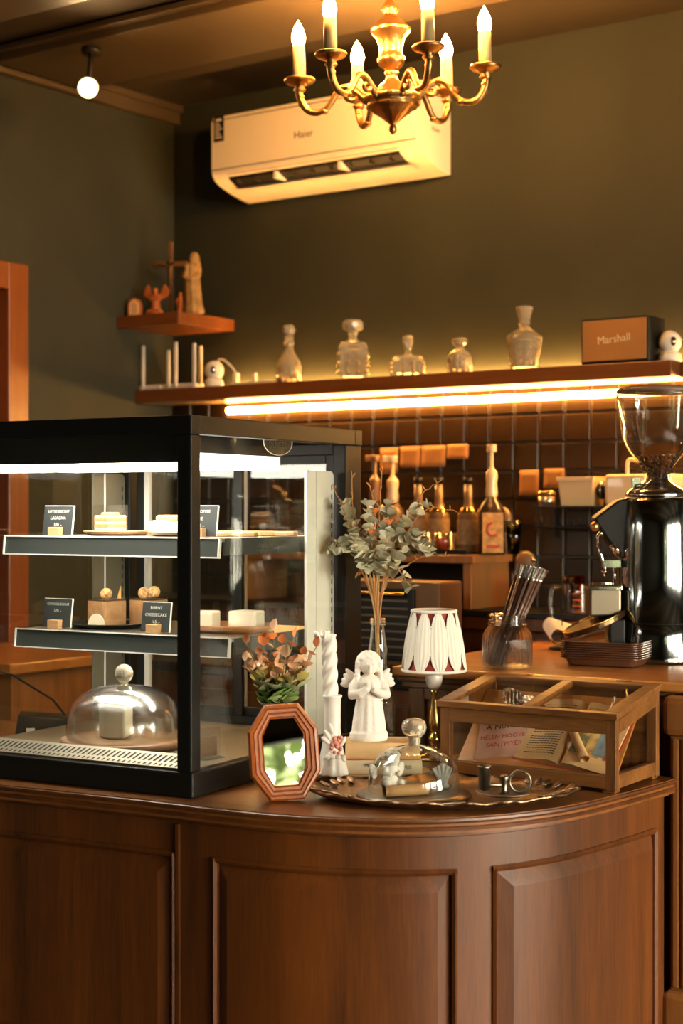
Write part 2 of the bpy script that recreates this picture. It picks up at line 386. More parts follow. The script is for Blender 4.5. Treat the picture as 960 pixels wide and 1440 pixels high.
P_ = [(.95, 1.680, .99, 1.640), (1.770, 2.270, 1.803, 2.232), (2.350, 2.880, 2.395, 2.858)]
link('top_rail', slab(S0, S1, ZT, ZC-.037), M_counter, counter, .002)
link('bottom_rail', slab(S0, S1, .02, ZB), M_counter, counter, .002)
for a, b in [(S0, .95), (1.680, 1.770), (2.270, 2.350), (2.880, S1)]: link('stile', slab(a, b, ZB, ZT), M_counter, counter, .002)
link('joint_bead', strip([(.025, .03), (.022, ZC-.045), (.031, ZC-.045), (.031, .03)], 1.683, 1.690, .004), M_counter, counter, .002)
for a, b, ai, bi in P_:
    g = G(); n = 48                                      # raised panel: flat field with a sloping border
    def ringpt(sx, z, o): return at_s(sx, o, z)
    ss_o = [a+(b-a)*i/n for i in range(n+1)]; ss_i = [ai+(bi-ai)*i/n for i in range(n+1)]
    rows = [[ringpt(s, ZB, .040) for s in ss_o], [ringpt(s, ZBI, .024) for s in ss_i], [ringpt(s, ZTI, .024) for s in ss_i], [ringpt(s, ZT, .040) for s in ss_o]]
    for q in range(3): g.grid([[p for p in rows[q]], [p for p in rows[q+1]]], True)
    g.add([ringpt(a, ZB, .04), ringpt(ai, ZBI, .024), ringpt(ai, ZTI, .024), ringpt(a, ZT, .04), ringpt(b, ZB, .04), ringpt(bi, ZBI, .024), ringpt(bi, ZTI, .024), ringpt(b, ZT, .04)], [(0,1,2,3), (4,7,6,5)])
    link('raised_panel', g, M_counter, counter)
    g = G(); m = .011
    for s0, s1, z0, z1 in [(a-.002, b+.002, ZT-m+.003, ZT+.003), (a-.002, b+.002, ZB-.003, ZB+m-.003)]:
        t_ = strip([(.026, z0), (.022, (z0+z1)/2), (.026, z1), (.041, z1), (.041, z0)], s0, s1); g.add(t_.v, t_.f, True)
    for s0, s1 in [(a-.002, a+m-.002), (b-m+.002, b+.002)]:
        t_ = G(); sm = (s0+s1)/2
        t_.v = [at_s(s, o, z) for z in (ZB, ZT) for s, o in ((s0, .041), (s0, .026), (sm, .021), (s1, .026), (s1, .041))]
        t_.f = [(0,1,6,5), (1,2,7,6), (2,3,8,7), (3,4,9,8)]; t_.sm = [False]*4; g.add(t_.v, t_.f)
    link('panel_moulding', g, M_counter, counter)

# ================================================================== raised bar behind the curved counter
ZBAR = 1.18; BR = math.radians(4.8)
bar = thing('raised_bar', 'higher golden wooden bar with moulded front edge behind the glass-lidded box', 'counter', (-2.04, 3.09, 0), BR)
# local frame: x to the right along the front edge, y towards the back wall
def bary(x, m): return (3.945-m-3.09-x*math.sin(BR))/math.cos(BR)
def barslab(g, m, z0, z1): g.prism([(m, m), (1.25, m), (1.25, bary(1.25, m)), (m, bary(m, m))], z0, z1); return g
g = barslab(G(), 0, ZBAR-.022, ZBAR); link('bar_top', g, M_bar, bar, .006, 3)
g = barslab(barslab(G(), .010, ZBAR-.034, ZBAR-.022), .018, ZBAR-.050, ZBAR-.034); link('edge_moulding', g, M_barfront, bar, .004)
g = barslab(G(), .035, 0, ZBAR-.050); link('bar_body', g, M_barfront, bar)
g = G(); g.box(.035, .075, .022, .035, 0, ZBAR-.05); g.box(.60, .68, .022, .035, 0, ZBAR-.05); g.box(.075, .60, .022, .035, ZBAR-.075, ZBAR-.05); link('bar_frame', g, M_barfront, bar, .003)
# fluted pilaster at the bar's right
pl = tag(link('fluted_pilaster', (lambda g: (g.box(0, .2, 0, .06, .0, 1.155), g)[1])(G()), M_pil, None, .003), 'golden wooden pilaster with vertical grooves beside the curved counter end', 'pilaster'); pl.location = (-1.362, 3.132, 0)
g = G()
for i in range(9): g.box(.008+i*.021, .022+i*.021, -.007, 0, .54, 1.065)
link('reed', g, M_pil, pl, .003)
g = G(); g.box(-.012, .21, -.022, .05, 1.07, 1.155); link('cap_block', g, M_pil, pl, .016, 2)
g = G(); g.box(-.012, .21, -.022, .05, 0, .535); link('plinth_block', g, M_pil, pl, .014, 2)

# ================================================================== back work counter and its ledge
g = G(); g.box(XL+.006, -2.12, 3.50, 3.95, 1.07, 1.10)
wc = thing('work_counter', 'dark wooden work counter with raised ledge along the tiled wall', 'counter', (0,0,0))
link('worktop', g, M_black, wc, .004)
g = G(); g.box(XL+.006, -2.12, 3.52, 3.95, 0, 1.07); link('cabinet', g, M_counter, wc)
for i in range(3): 
    g = G(); g.box(XL+.03+i*.5, XL+.50+i*.5, 3.503, 3.52, .1, 1.03); link('cabinet_door', g, M_counter, wc, .004)
g = G(); g.box(XL+.006, -1.0, 3.965, YB-.0135, 1.2, 1.237); g.box(XL+.006, -1.0, 4.0, YB-.0135, 0, 1.2); link('ledge', g, M_counter, wc, .003)
g = G(); g.box(XL+.006, -1.0, 3.95, YB-.0135, 1.237, 1.255); link('ledge_top', g, M_black, wc, .003)
# ================================================================== glass cake display case
CO = Vector((-2.019, 2.354, ZC)); CA = .1047; W_, D_, H_ = .645, .70, .748
EX = Vector((math.cos(CA), math.sin(CA), 0)); EY = Vector((-math.sin(CA), math.cos(CA), 0))
def cl(x, y, z): return CO+EX*x+EY*y+Vector((0, 0, z))
def cf(px, yl, py=800):                                   # local x where a photo column meets the plane y = yl
    d = ray(px, py); p = CP+d*((CO+EY*yl-CP).dot(EY)/d.dot(EY)); return (p-CO).dot(EX)
case = thing('cake_display_case', 'black framed glass countertop cake display case with two lit shelves', 'display case', CO, CA)
g = G(); g.box(-W_, .004, -.002, D_, 0, .050); link('plinth', g, M_black, case, .004)
g = G(); g.box(-W_+.01, -.008, .012, D_-.09, .0505, .054); link('deck', g, M_deck, case)
g = G(); VM = Matrix.Translation((0, .014, .0525)) @ Matrix.Rotation(math.radians(23), 4, 'X')
g.box(-W_+.03, -.036, 0, .052, -.0012, 0, VM); g.box(-W_+.03, -.036, .0515, .053, -.021, 0, VM)
dk = link('vent_strip', g, plain('vent_strip_metal', (.30, .265, .20), .4, .7), case)
g = G(); n = 44; M_hole = plain('vent_hole', (.01, .009, .008), .8)
for i in range(n):
    x = -W_+.045+i*(W_-.092)/(n-1)
    g.add([VM @ Vector(p) for p in ((x-.0045,.020,.0006), (x+.0010,.020,.0006), (x+.0055,.044,.0006), (x+.0000,.044,.0006))], [(0,1,2,3)])
    g.add([VM @ Vector(p) for p in ((x-.0075,.006,.0006), (x-.0025,.006,.0006), (x-.0005,.014,.0006), (x-.0055,.014,.0006))], [(0,1,2,3)])
vo = link('vent_slots', g, M_hole, dk); vo['kind'] = 'stuff'
pw = .034
for x0, y0 in ((-pw, 0), (-W_, 0), (-pw+.0, D_-.08), (-W_, D_-.08)):
    g = G(); g.box(x0, x0+pw, y0, y0+(pw if y0 == 0 else .075), .05, H_-.037); link('corner_post', g, M_black, case, .003)
g = G(); g.box(-W_, 0, 0, .034, H_-.037, H_); g.box(-W_, 0, D_-.034, D_, H_-.037, H_); g.box(-.034, 0, .034, D_-.034, H_-.037, H_); g.box(-W_, -W_+.034, .034, D_-.034, H_-.037, H_)
link('top_frame', g, M_black, case, .002)
g = G(); g.box(-W_+.03, -.03, .03, D_-.03, H_-.012, H_-.004); link('top_panel', g, M_black, case)
g = G(); g.box(-W_+pw, -pw, .004, .009, .05, H_-.03); link('front_pane', g, M_pane, case)
g = G(); g.box(-.006, -.001, pw, D_-.002, .05, H_-.03); sp = link('side_pane', g, M_pane, case)
g = G(); g.box(-W_+.001, -W_+.006, pw, D_-.08, .05, H_-.03); link('side_pane', g, M_pane, case)
# oval sticker on the side pane
M_stick = pane_glass('sticker_film', (.62, .62, .55), .3, .4, .05)
g = G(); pts = [(.0, .335+.058*math.cos(2*PI*k/36), .706+.027*math.sin(2*PI*k/36)) for k in range(36)]
g.v = [(-.0066, y, z) for _, y, z in pts]+[(-.0066, .335, .706)]; g.f = [(k, (k+1) % 36, 36) for k in range(36)]; g.sm = [True]*36
st = link('oval_sticker', g, M_stick, case)
g = G(); g.tube([(-.0066, y, z) for _, y, z in pts], .0009, 5, True); link('sticker_rim', g, M_edge, st)
text('lettering', 'DUVEZZ', .019, M_ink, st, Matrix.Translation((-.0062, .335, .700)) @ Matrix.Rotation(PI/2, 4, 'Z') @ UPRIGHT)
g = G(); g.ball((-.0064, .335, .717), (.0004, .009, .008), 10, 6); link('emblem', g, M_ink, st)
# light under the canopy
g = G(); g.box(-W_+.03, -.04, .018, .028, .657, H_-.03); g.box(-W_+.03, -.04, .028, .42, .677, H_-.014); link('light_canopy', g, M_blackpl, case, .002)
g = G(); g.box(-W_+.04, -.045, .045, .405, .650, .676); link('light_diffuser', g, M_caselight, case)
# slotted uprights, sliding rear doors
M_upl = plain('shaded_metal', (.16, .15, .11), .4, .3)  # darker copy for the left upright, shade put into its colour
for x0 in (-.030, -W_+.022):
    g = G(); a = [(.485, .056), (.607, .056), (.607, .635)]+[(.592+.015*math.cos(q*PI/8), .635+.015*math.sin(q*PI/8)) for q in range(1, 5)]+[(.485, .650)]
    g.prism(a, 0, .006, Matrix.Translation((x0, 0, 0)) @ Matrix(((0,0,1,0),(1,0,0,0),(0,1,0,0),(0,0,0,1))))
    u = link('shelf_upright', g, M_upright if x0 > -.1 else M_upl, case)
    g = G(); xx = x0+.0064
    for i in range(26): g.box(x0-.0006, xx, .595, .599, .07+i*.0215, .082+i*.0215)
    h = link('upright_slots', g, M_hole, u); h['kind'] = 'stuff'
    g = G(); g.box(x0, xx+.002, .525, .528, .056, .65); link('upright_rib', g, M_upright, u)
g = G(); g.box(-W_+.04, -.04, .63, .665, .05, .07); g.box(-W_+.04, -.04, .63, .665, .69, .712); link('door_track', g, M_black, case)
for x0, x1, y0 in ((-.60, -.29, .632), (-.33, -.045, .648)):
    g = G(); t = .024; y1 = y0+.012
    g.box(x0, x0+t, y0, y1, .07, .69); g.box(x1-t, x1, y0, y1, .07, .69); g.box(x0+t, x1-t, y0, y1, .07, .09); g.box(x0+t, x1-t, y0, y1, .67, .69)
    dd = link('sliding_door', g, M_black, case, .002); g = G(); g.box(x0+t, x0+t+.014, y0, y1, .09, .67); link('white_stile', g, M_edge, dd); g = G(); g.box(x0+t, x1-t, y0+.004, y0+.008, .09, .67); link('door_pane', g, M_pane, dd)
# shelves with price rails
M_shelflight = glow('shelf_light', (1, .90, .72), 55.0)
SH = [(.504, .180), (.295, .217)]
for z, y0 in SH:
    g = G(); g.box(-W_+.03, -.048, y0, .59, z-.008, z)
    s = link('shelf', g, M_steel, case)
    g = G(); g.box(-.052, -.046, y0+.012, .59, z-.036, z-.001); g.box(-W_+.028, -W_+.034, y0+.012, .59, z-.036, z-.001); link('shelf_side', g, M_railgrey, s)
    g = G(); M_ = Matrix.Translation((0, y0, z)) @ Matrix.Rotation(-.12, 4, 'X')
    g.box(-W_+.022, -.050, -.004, 0, -.040, 0, M_); r = link('price_rail', g, M_railgrey, s)
    g = G()
    for a in ((-W_+.020, -.048, -.002, .001), (-W_+.020, -.048, -.042, -.0395)): g.box(a[0], a[1], -.007, .001, a[2], a[3], M_)
    for a in (-W_+.020, -.0515): g.box(a, a+.0035, -.007, .001, -.040, 0, M_)
    link('rail_edge', g, M_edge, r)
    g = G(); g.box(-W_+.05, -.07, y0+.012, y0+.022, z-.0135, z-.0085); link('shelf_light', g, M_shelflight, s)

# ---- cakes and their boards
def at_case(name, label, cat, x, y, z, rz=0, group=None): return thing(name, label, cat, cl(x, y, z), CA+rz, group)
def price_card(label, lines, px0, px1, yl, z, rz=0, h=.064):
    x0 = cf(px0, yl); x1 = cf(px1, yl); w_ = (x1-x0)*.99
    t = at_case('price_card', label, 'price sign', (x0+x1)/2, yl, z, rz, 'chalkboard price cards in the case')
    Mt = Matrix.Translation((0, 0, .003)) @ Matrix.Rotation(-.14, 4, 'X')
    g = G(); g.box(-w_/2, w_/2, -.0015, .0015, 0, h, Mt); c = link('card', g, M_chalk, t)
    g = G(); g.box(w_/2, w_/2+.0015, -.0018, .0018, 0, h, Mt); g.box(-w_/2, w_/2+.0015, -.0018, .0018, h, h+.0012, Mt); link('card_edge', g, M_edge, c)
    for i, s_ in enumerate(lines):
        text('lettering', s_, .0098 if len(s_) < 12 else .0084, M_white_ink, c, Mt @ Matrix.Translation((0, -.0018, h-.012-i*.0150)) @ UPRIGHT, extrude=.0001, bold=-.00012)
    g = G(); g.box(-.014, .016, -.016, .016, 0, .020); link('wooden_block', g, M_board, t, .001)
    t.location = cl((x0+x1)/2, yl, z)
price_card('black card reading LOTUS BISCOFF LASAGNA 170 on the upper shelf', ['LOTUS BISCOFF', 'LASAGNA', '170 .-'], 60, 101, .215, .504)
price_card('black card reading BANOFFEE PIE 165 on the upper shelf', ['BANOFFEE', 'PIE', '165 .-'], 258, 304, .215, .504)
price_card('black card reading CHOCOLICIOUS 170 on the middle shelf', ['CHOCOLICIOUS', '170 .-'], 60, 99, .25, .295)
price_card('black card reading BURNT CHEESECAKE 165 on the middle shelf', ['BURNT', 'CHEESECAKE', '165 .-'], 198, 238, .245, .295)
def round_plate(name, label, r, x, y, z, m, lip=.010, cat='plate', sy=1):
    t = at_case(name, label, cat, x, y, z); g = G()
    g.lathe([(0, 0), (r*.82, 0), (r, lip), (r-.004, lip+.001), (r*.8, .004), (0, .004)], 36, M=Matrix.Diagonal((1, sy, 1, 1))); link('dish', g, m, t)
    return t
M_plate = wood('plate_wood', (.34, .15, .05), (.56, .30, .12), (4, 16, 16), .4, .2)
M_sponge = plain('sponge_cake', (.62, .30, .12), .8, bump=.5, bscale=220, var=.25, vscale=60)
M_cream = plain('cream_filling', (.84, .74, .55), .55, sss=.2)
M_biscuit = plain('biscuit', (.62, .32, .11), .7, bump=.4, bscale=250)
M_mousse = plain('chocolate_mousse', (.56, .29, .13), .75, bump=.4, bscale=260, var=.15, vscale=80)
M_nut = plain('nut_chocolate', (.62, .35, .14), .55, bump=1.0, bscale=160, var=.35, vscale=150)
M_choc = plain('dark_chocolate', (.06, .025, .012), .45)
M_cheese = plain('cheesecake', (.86, .80, .66), .55, sss=.2)
M_brownplate = plain('brown_glaze', (.40, .16, .05), .35)
px = cf(163, .34); round_plate('wooden_plate', 'round wooden plate under the layered biscuit cake on the upper shelf', .078, px, .345, .504, M_plate)
t = at_case('layered_cake_slice', 'square layered cream cake topped with an oval biscuit on wooden plate', 'cake', cf(155, .33), .33, .509, -.25)
for i in range(3):
    g = G(); g.box(-.026, .026, -.026, .026, i*.0135, i*.0135+.007); link('sponge_layer', g, M_sponge, t, .001)
    g = G(); g.box(-.0255, .0258, -.0255, .0255, i*.0135+.007, i*.0135+.0135); link('cream_layer', g, M_cream, t, .0015)
g = G(); g.lathe([(0, .0405), (.023, .0405), (.024, .043), (.021, .0475), (0, .048)], 36, fl=18, fa=.03, M=Matrix.Diagonal((1.05, .72, 1, 1))); link('biscuit', g, M_biscuit, t)
g = G(); g.box(-.028, .028, -.0283, -.028, 0, .064); g.box(.028, .0283, -.028, .028, 0, .064); link('film_wrap', g, M_film, t)
round_plate('wooden_plate', 'wooden plate under the pie slice behind the front corner post', .085, -.245, .335, .504, M_plate)
t = at_case('pie_slice', 'wedge of cream pie with browned crust behind the front corner post', 'cake', cf(235, .31), .315, .509, .4)
g = G(); g.prism([(-.045, 0), (.035, -.028), (.035, .028)], 0, .030); link('filling', g, M_cream, t, .004)
g = G(); g.prism([(-.03, 0), (.038, -.030), (.038, .030)], .028, .042); link('crust', g, M_biscuit, t, .004)
for lb, x, y, ln, rz in (('thin wooden serving paddle lying frontmost at right of upper shelf', -.17, .33, .13, .15), ('thin wooden serving paddle lying furthest back on upper shelf', -.16, .44, .16, .12)):
    t = at_case('serving_paddle', lb, 'board', x, y, .504, rz); g = G()
    g.prism([(-ln*.5, -.035), (ln*.35, -.035), (ln*.5, -.014), (ln*.8, -.012), (ln*.8, .012), (ln*.5, .014), (ln*.35, .035), (-ln*.5, .035)], 0, .011); link('blade', g, M_plate, t, .003)
# middle shelf
t = at_case('serving_tray', 'shallow black tray carrying the chocolate mousse cakes on the middle shelf', 'tray', cf(150, .335), .335, .295)
g = G(); g.lathe([(0, 0), (.076, 0), (.098, .010), (.095, .0115), (.075, .003), (0, .003)], 8, M=Matrix.Diagonal((1, .86, 1, 1)) @ Matrix.Rotation(PI/8, 4, 'Z'), smooth=False); link('dish', g, M_black, t)
for lb, pxc, yl, rz, nb in (('square chocolate mousse cake topped with one nutty ball', 150, .325, -.22, 1), ('square chocolate mousse cake topped with two nutty balls', 209, .40, -.15, 2)):
    t = at_case('mousse_cake', lb, 'cake', cf(pxc, yl), yl, .2985, rz, 'chocolate mousse cakes')
    a = .031; g = G(); g.box(-a, a, -a, a, 0, .058); link('mousse', g, M_mousse, t, .002)
    g = G(); g.box(-a+.001, a-.001, -a+.001, a-.001, .058, .061); link('chocolate_top', g, M_choc, t, .001)
    g = G(); g.box(-a-.001, a+.001, -a-.0014, -a-.0011, 0, .066); g.box(a+.0011, a+.0014, -a-.001, a+.001, 0, .066); link('film_wrap', g, M_film, t)
    for j in range(nb):
        g = G(); g.ball(((-.004, .002) if nb == 1 else ((-.012, -.004), (.010, .008))[j])+(.073+.003*j,), .0135, 14, 10); link('nut_ball', g, M_nut, t)
    if nb == 1:
        g = G(); g.prism([(-.030+.030*(1-math.cos(q*PI/16)), .030*math.sin(q*PI/16)) for q in range(17)], -.002, 0, Matrix.Translation((.004, -a-.003, 0)) @ UPRIGHT); link('paper_half_disc', g, M_cream, t)
        g = G(); g.prism([(0, 0), (.018, 0), (.018, .045)], 0, .002, Matrix.Translation((-.012, a+.006, .045)) @ UPRIGHT); link('wafer', g, M_biscuit, t)
round_plate('brown_plate', 'glazed brown plate under the white cheesecake slices on the middle shelf', .105, -.155, .375, .295, M_brownplate, .016, sy=.85)
for lb, x, y, rz in (('white cheesecake slice in tall film nearest the glass corner post', -.205, .345, .15), ('white cheesecake slice in tall film towards the rear of brown plate', -.125, .40, .1)):
    t = at_case('cheesecake_slice', lb, 'cake', x, y, .300, rz, 'cheesecake slices on the brown plate')
    g = G(); g.prism([(-.036, -.026), (.036, -.030), (.030, .026), (-.03, .030)], 0, .040); link('slice', g, M_cheese, t, .004)
    g = G(); g.grid([[(-.037, -.028, z), (.0, -.032, z), (.037, -.032, z), (.040, 0, z), (.032, .029, z)] for z in (0, .03, .062)], False); link('film_wrap', g, M_film, t)
# bottom deck: domed cake stand
xc = cf(178, .21)
t = at_case('cake_cloche', 'round wooden cake stand under a large clear glass dome with ball knob', 'cake dome', xc, .20, .054)
g = G(); g.lathe([(0, 0), (.128, 0), (.136, .006), (.136, .016), (.130, .019), (0, .019)], 48); link('wooden_base', g, wood('cloche_base_wood', (.16, .08, .04), (.32, .17, .09), (3, 14, 14), .5, .1), t)
g = G(); g.lathe([(.122, .019), (.1235, .036), (.120, .068), (.108, .095), (.088, .113), (.06, .125), (.03, .131), (.012, .133)], 48, cap=False); d_ = link('glass_dome', g, pane_glass('large_dome_glass', (.95, .94, .88), 1.1, .18, .25, 1.8), t)
g = G(); g.lathe([(.010, .132), (.009, .137), (.014, .141)], 24, cap=False); g.ball((0, 0, .156), .0205, 20, 14); link('ball_knob', g, M_crystal, d_)
t = at_case('cake_wedge', 'tall white cream cake wedge beneath the large glass dome', 'cake', xc-.012, .19, .0735, -.3)
g = G(); g.prism([(-.036, -.022), (.005, -.036), (.044, -.010), (.0, .044)], 0, .082); link('cake_body', g, M_cheese, t, .005)
g = G(); g.prism([(-.034, -.020), (.005, -.033), (.041, -.009), (.0, .041)], .082, .086); link('cream_top', g, M_cream, t, .003)
t = at_case('acrylic_card_stand', 'small clear acrylic stand with white slip at the lower corner of the case', 'card stand', -.06, .15, .054, PI/2-.3)
g = G(); g.box(-.03, .03, -.001, .001, 0, .062); g.box(-.03, .03, -.02, .02, 0, .002); link('stand', g, M_film, t)
g = G(); g.box(-.025, .02, -.0025, -.0015, .005, .045); link('paper_slip', g, M_paper, t)
# device and cable on the worktop at the left of the case, and a side counter along the left wall
p = onz(62, 1040, ZC)
t = thing('black_device_box', 'small black electronic box with cable seen through the left of case', 'device', p, .75)
g = G(); g.prism([(-.07, 0), (.06, 0), (.07, .055), (-.06, .065)], -.05, .05, UPRIGHT); bx_ = link('housing', g, M_blackpl, t, .003)
g = G(); g.box(-.04, -.02, -.0512, -.05, .012, .035); link('socket', g, M_edge, t)
g = G(); c_ = [(.05, .02, .055), (.02, .05, .09), (-.08, .08, .15), (-.2, .08, .19), (-.35, .05, .16)]; g.tube([tuple(v) for v in c_], .003, 6); link('cable', g, M_blackpl, t)
g = G(); g.box(XL+.006, -3.16, 2.95, 3.49, 0, 1.105); sdc = thing('side_counter', 'brown wooden cabinet along the left wall seen through the display case', 'cabinet'); link('cabinet_body', g, M_pil, sdc)
g = G(); g.box(XL+.006, -3.14, 2.93, 3.49, 1.105, 1.135); link('top', g, M_bar, sdc, .004)
# ================================================================== things on the curved counter
RZ = YAW
def facing(name, label, cat, p, extra=0, group=None): return thing(name, label, cat, p, RZ+extra, group)
# ---- octagonal mirror
pm = onz(403, 1126, ZC)
mir = facing('octagonal_mirror', 'small octagonal table mirror in a ridged orange wooden frame', 'mirror', pm+Vector((0,0,.0012)), MIR_YAW := math.radians(11))
hw, hh, f1, f2 = .0685, .0925, .033, .042
def octo(d): return [(-f1+d*.35, -hh+d), (f1-d*.35, -hh+d), (hw-d, -f2+d*.35), (hw-d, f2-d*.35), (f1-d*.35, hh-d), (-f1+d*.35, hh-d), (-hw+d, f2-d*.35), (-hw+d, -f2+d*.35)]
MM = Matrix.Rotation(math.radians(-9.5), 4, 'X') @ Matrix.Rotation(math.radians(-2.5), 4, 'Y')
def oy(d, y): return [MM @ Vector((x, y, z+hh)) for x, z in octo(d)]
g = G(); rows = [oy(0, 0), oy(0, -.012), oy(.003, -.016)]
for k in range(3): d = .003+k*.0085; rows += [oy(d+.0045, -.0165+k*.0018), oy(d+.0065, -.0135+k*.0018), oy(d+.0085, -.0148+k*.0018)]
rows += [oy(.0285, -.006)]
g.grid(rows, False, True); g.f.append(tuple(range(8))); g.sm.append(False)
link('frame', g, M_mirrorwood, mir)
g = G(); g.v = [tuple(v) for v in oy(.026, -.0075)]; g.f = [tuple(range(8))]; g.sm = [False]; link('mirror_glass', g, M_mirror, mir)
g = G(); g.box(-.012, .012, 0, .003, 0, .10, Matrix.Translation((0, .055, 0)) @ Matrix.Rotation(.36, 4, 'X')); link('easel_leg', g, M_blackpl, mir)
# ---- faux succulent plant in white vase
def leaf_mesh(name, L, w, m, cup=.25, n=6):
    v = [(0, 0, 0)]; f = []
    for i in range(1, n):
        t = i/n; ww = w*math.sin(PI*min(1, t**.8))**.8; z = cup*L*(t*t)
        v += [(-ww, t*L, z+.35*ww), (0, t*L, z), (ww, t*L, z+.35*ww)]
    v.append((0, L, cup*L)); e = len(v)-1
    f += [(0, 2, 1), (0, 3, 2)]
    for i in range(n-2):
        b = 1+3*i; f += [(b, b+1, b+4, b+3), (b+1, b+2, b+5, b+4)]
    b = 1+3*(n-2); f += [(b, b+1, e), (b+1, b+2, e)]
    me = bpy.data.meshes.new(name); me.from_pydata(v, [], f); me.polygons.foreach_set('use_smooth', [True]*len(f)); me.materials.append(m); return me
def place_leaf(me, parent, p, d, roll, s=1, name='leaf'):
    o = bpy.data.objects.new(name, me); COL.objects.link(o); o.parent = parent
    d = Vector(d).normalized(); up = Vector((0, 0, 1)); side = d.cross(up)
    side = side.normalized() if side.length > .05 else Vector((1, 0, 0)); nn = side.cross(d)
    R_ = Matrix((side, d, nn)).transposed().to_4x4()
    o.matrix_local = Matrix.Translation(p) @ R_ @ Matrix.Rotation(roll, 4, 'Y') @ Matrix.Scale(s, 4)
    return o
pv = dep(388, 1113, 3.17); pv.z = ZC
t = facing('ruffled_vase', 'white ruffled vase hidden behind the octagonal mirror', 'vase', pv)
g = G(); g.lathe([(0, 0), (.026, 0), (.030, .006), (.036, .05), (.030, .11), (.016, .150), (.015, .160), (.024, .174), (.0265, .178), (.022, .175), (.013, .158), (.02, .12)], 32, fl=8, fa=.05); link('vase_body', g, M_porc, t)
pt = facing('artificial_succulent', 'bushy artificial plant with green lower and orange upper leaves behind mirror', 'plant', pv+Vector((0, 0, .12)))
LM = [leaf_mesh('leaf_blade', .0235, .0115, leafmat('leaf_'+n, c), .25) for n, c in (('green', (.16, .26, .06)), ('pale', (.34, .40, .20)), ('olive', (.42, .36, .10)), ('peach', (.85, .46, .26)), ('orange', (.80, .26, .08)))]
g = G(); r3 = random.Random(5); stems = []
for (tx, tz) in ((-.060, .175), (-.036, .152), (-.026, .17), (-.006, .20), (.012, .175), (.036, .186), (.055, .155), (.050, .13), (-.048, .12), (.03, .115), (-.02, .115), (.002, .13), (.080, .168), (.068, .142), (.066, .118), (-.062, .14), (.020, .150), (-.030, .135)):
    ty = r3.uniform(-.03, .02); pts = [Vector((tx*q*(.5+.5*q)+.0*q, ty*q, tz*q)) for q in (0, .25, .5, .75, 1)]
    g.tube(pts, .0012, 5); stems.append(pts)
link('stem', g, plain('plant_stem', (.16, .20, .06), .6), pt)
for pts in stems:
    for k in range(9):
        q = .30+.70*k/8; i = min(3, int(q*4)); p = pts[i].lerp(pts[i+1], q*4-i)
        zz = p.z; a = k*2.4+r3.random(); d = Vector((math.cos(a), math.sin(a)*.9-.25, .35+.5*q*(k == 8)*3))
        m = LM[0 if zz < .075 and r3.random() < .75 else 1 if zz < .095 else 2 if zz < .115 and r3.random() < .6 else 3 if zz < .155 else (4 if r3.random() < .6 else 3)]
        place_leaf(m, pt, p, d, r3.uniform(-.6, .6), r3.uniform(.8, 1.25)*(1.25 if zz < .09 else .95))
# ---- bark slab, books, angel
ps = dep(519, 1090, 3.335); ps.z = ZC
t = facing('bark_edged_slab', 'pale wooden slab with rough bark edge under the books and candlestick', 'board', ps)
g = G(); o_ = []
for k in range(60): a = 2*PI*k/60; r_ = 1+.03*noise.noise((math.cos(a)*3, math.sin(a)*3, 1)); o_.append((.132*r_*math.cos(a), .085*r_*math.sin(a)))
g.prism([(x*.97, y*.97) for x, y in o_], .001, .0165); link('cut_face', g, M_board, t)
g = G(); rows = []
for z_, s_ in ((0, .99), (.004, 1.02), (.011, 1.015), (.016, .985)): rows.append([(x*s_*(1+.02*noise.noise((x*200, y*200, z_*300))), y*s_*(1+.02*noise.noise((y*200, x*200, z_*300))), z_) for x, y in o_])
g.grid(rows, True, True); link('bark', g, plain('bark', (.17, .085, .035), .9, bump=.8, bscale=120), t)
pb = dep(538, 1090, 3.33)
for i, (lb, z0, th, wd, dp, c, rz) in enumerate((('lower old tan book with printed spine under the angel', .0168, .028, .158, .10, M_paper2, .02), ('upper old tan book with plain spine directly under the angel', .0452, .034, .154, .098, M_paper, -.03))):
    t = facing('old_book', lb, 'book', Vector((pb.x, pb.y, ZC+z0)), rz, 'two old books under the angel')
    g = G(); g.box(-wd/2, wd/2, -dp/2, dp/2, 0, .0025); g.box(-wd/2, wd/2, -dp/2, dp/2, th-.0025, th)
    g.grid([[(x, -dp/2-.006*math.sin(PI*q/8), th*q/8) for q in range(9)] for x in (-wd/2, wd/2)], True); link('cover', g, c, t, .0008)
    g = G(); g.box(-wd/2+.003, wd/2-.003, -dp/2+.0, dp/2-.004, .0025, th-.0025); link('page_block', g, M_paper, t)
    if i == 0:
        text('lettering', 'MELVILLE', .011, M_ink, t, Matrix.Translation((-.018, -dp/2-.0064, th*.64)) @ UPRIGHT)
        text('lettering', 'KIEL', .009, M_ink, t, Matrix.Translation((-.018, -dp/2-.0064, th*.27)) @ UPRIGHT)
        text('lettering', 'OPUS', .010, M_ink, t, Matrix.Translation((.045, -dp/2-.0064, th*.5)) @ UPRIGHT)
    else:
        g = G(); g.box(-wd/2, wd/2, -dp/2-.0062, -dp/2-.004, .001, .003); link('spine_band', g, M_red, t)
        g = G(); g.prism([(.03+.009*math.cos(q*PI/8), th*.45+.005*math.sin(q*PI/8)) for q in range(16)], .0, .0004, Matrix.Translation((0, -dp/2-.006, 0)) @ UPRIGHT); link('spine_emblem', g, M_red, t)
pa = dep(518, 1045, 3.325); pa.z = ZC+.0796
t = facing('angel_statue', 'white plaster angel statue with folded hands standing on the stacked books', 'statue', pa, .1)
g = G(); n = 40; rows = []
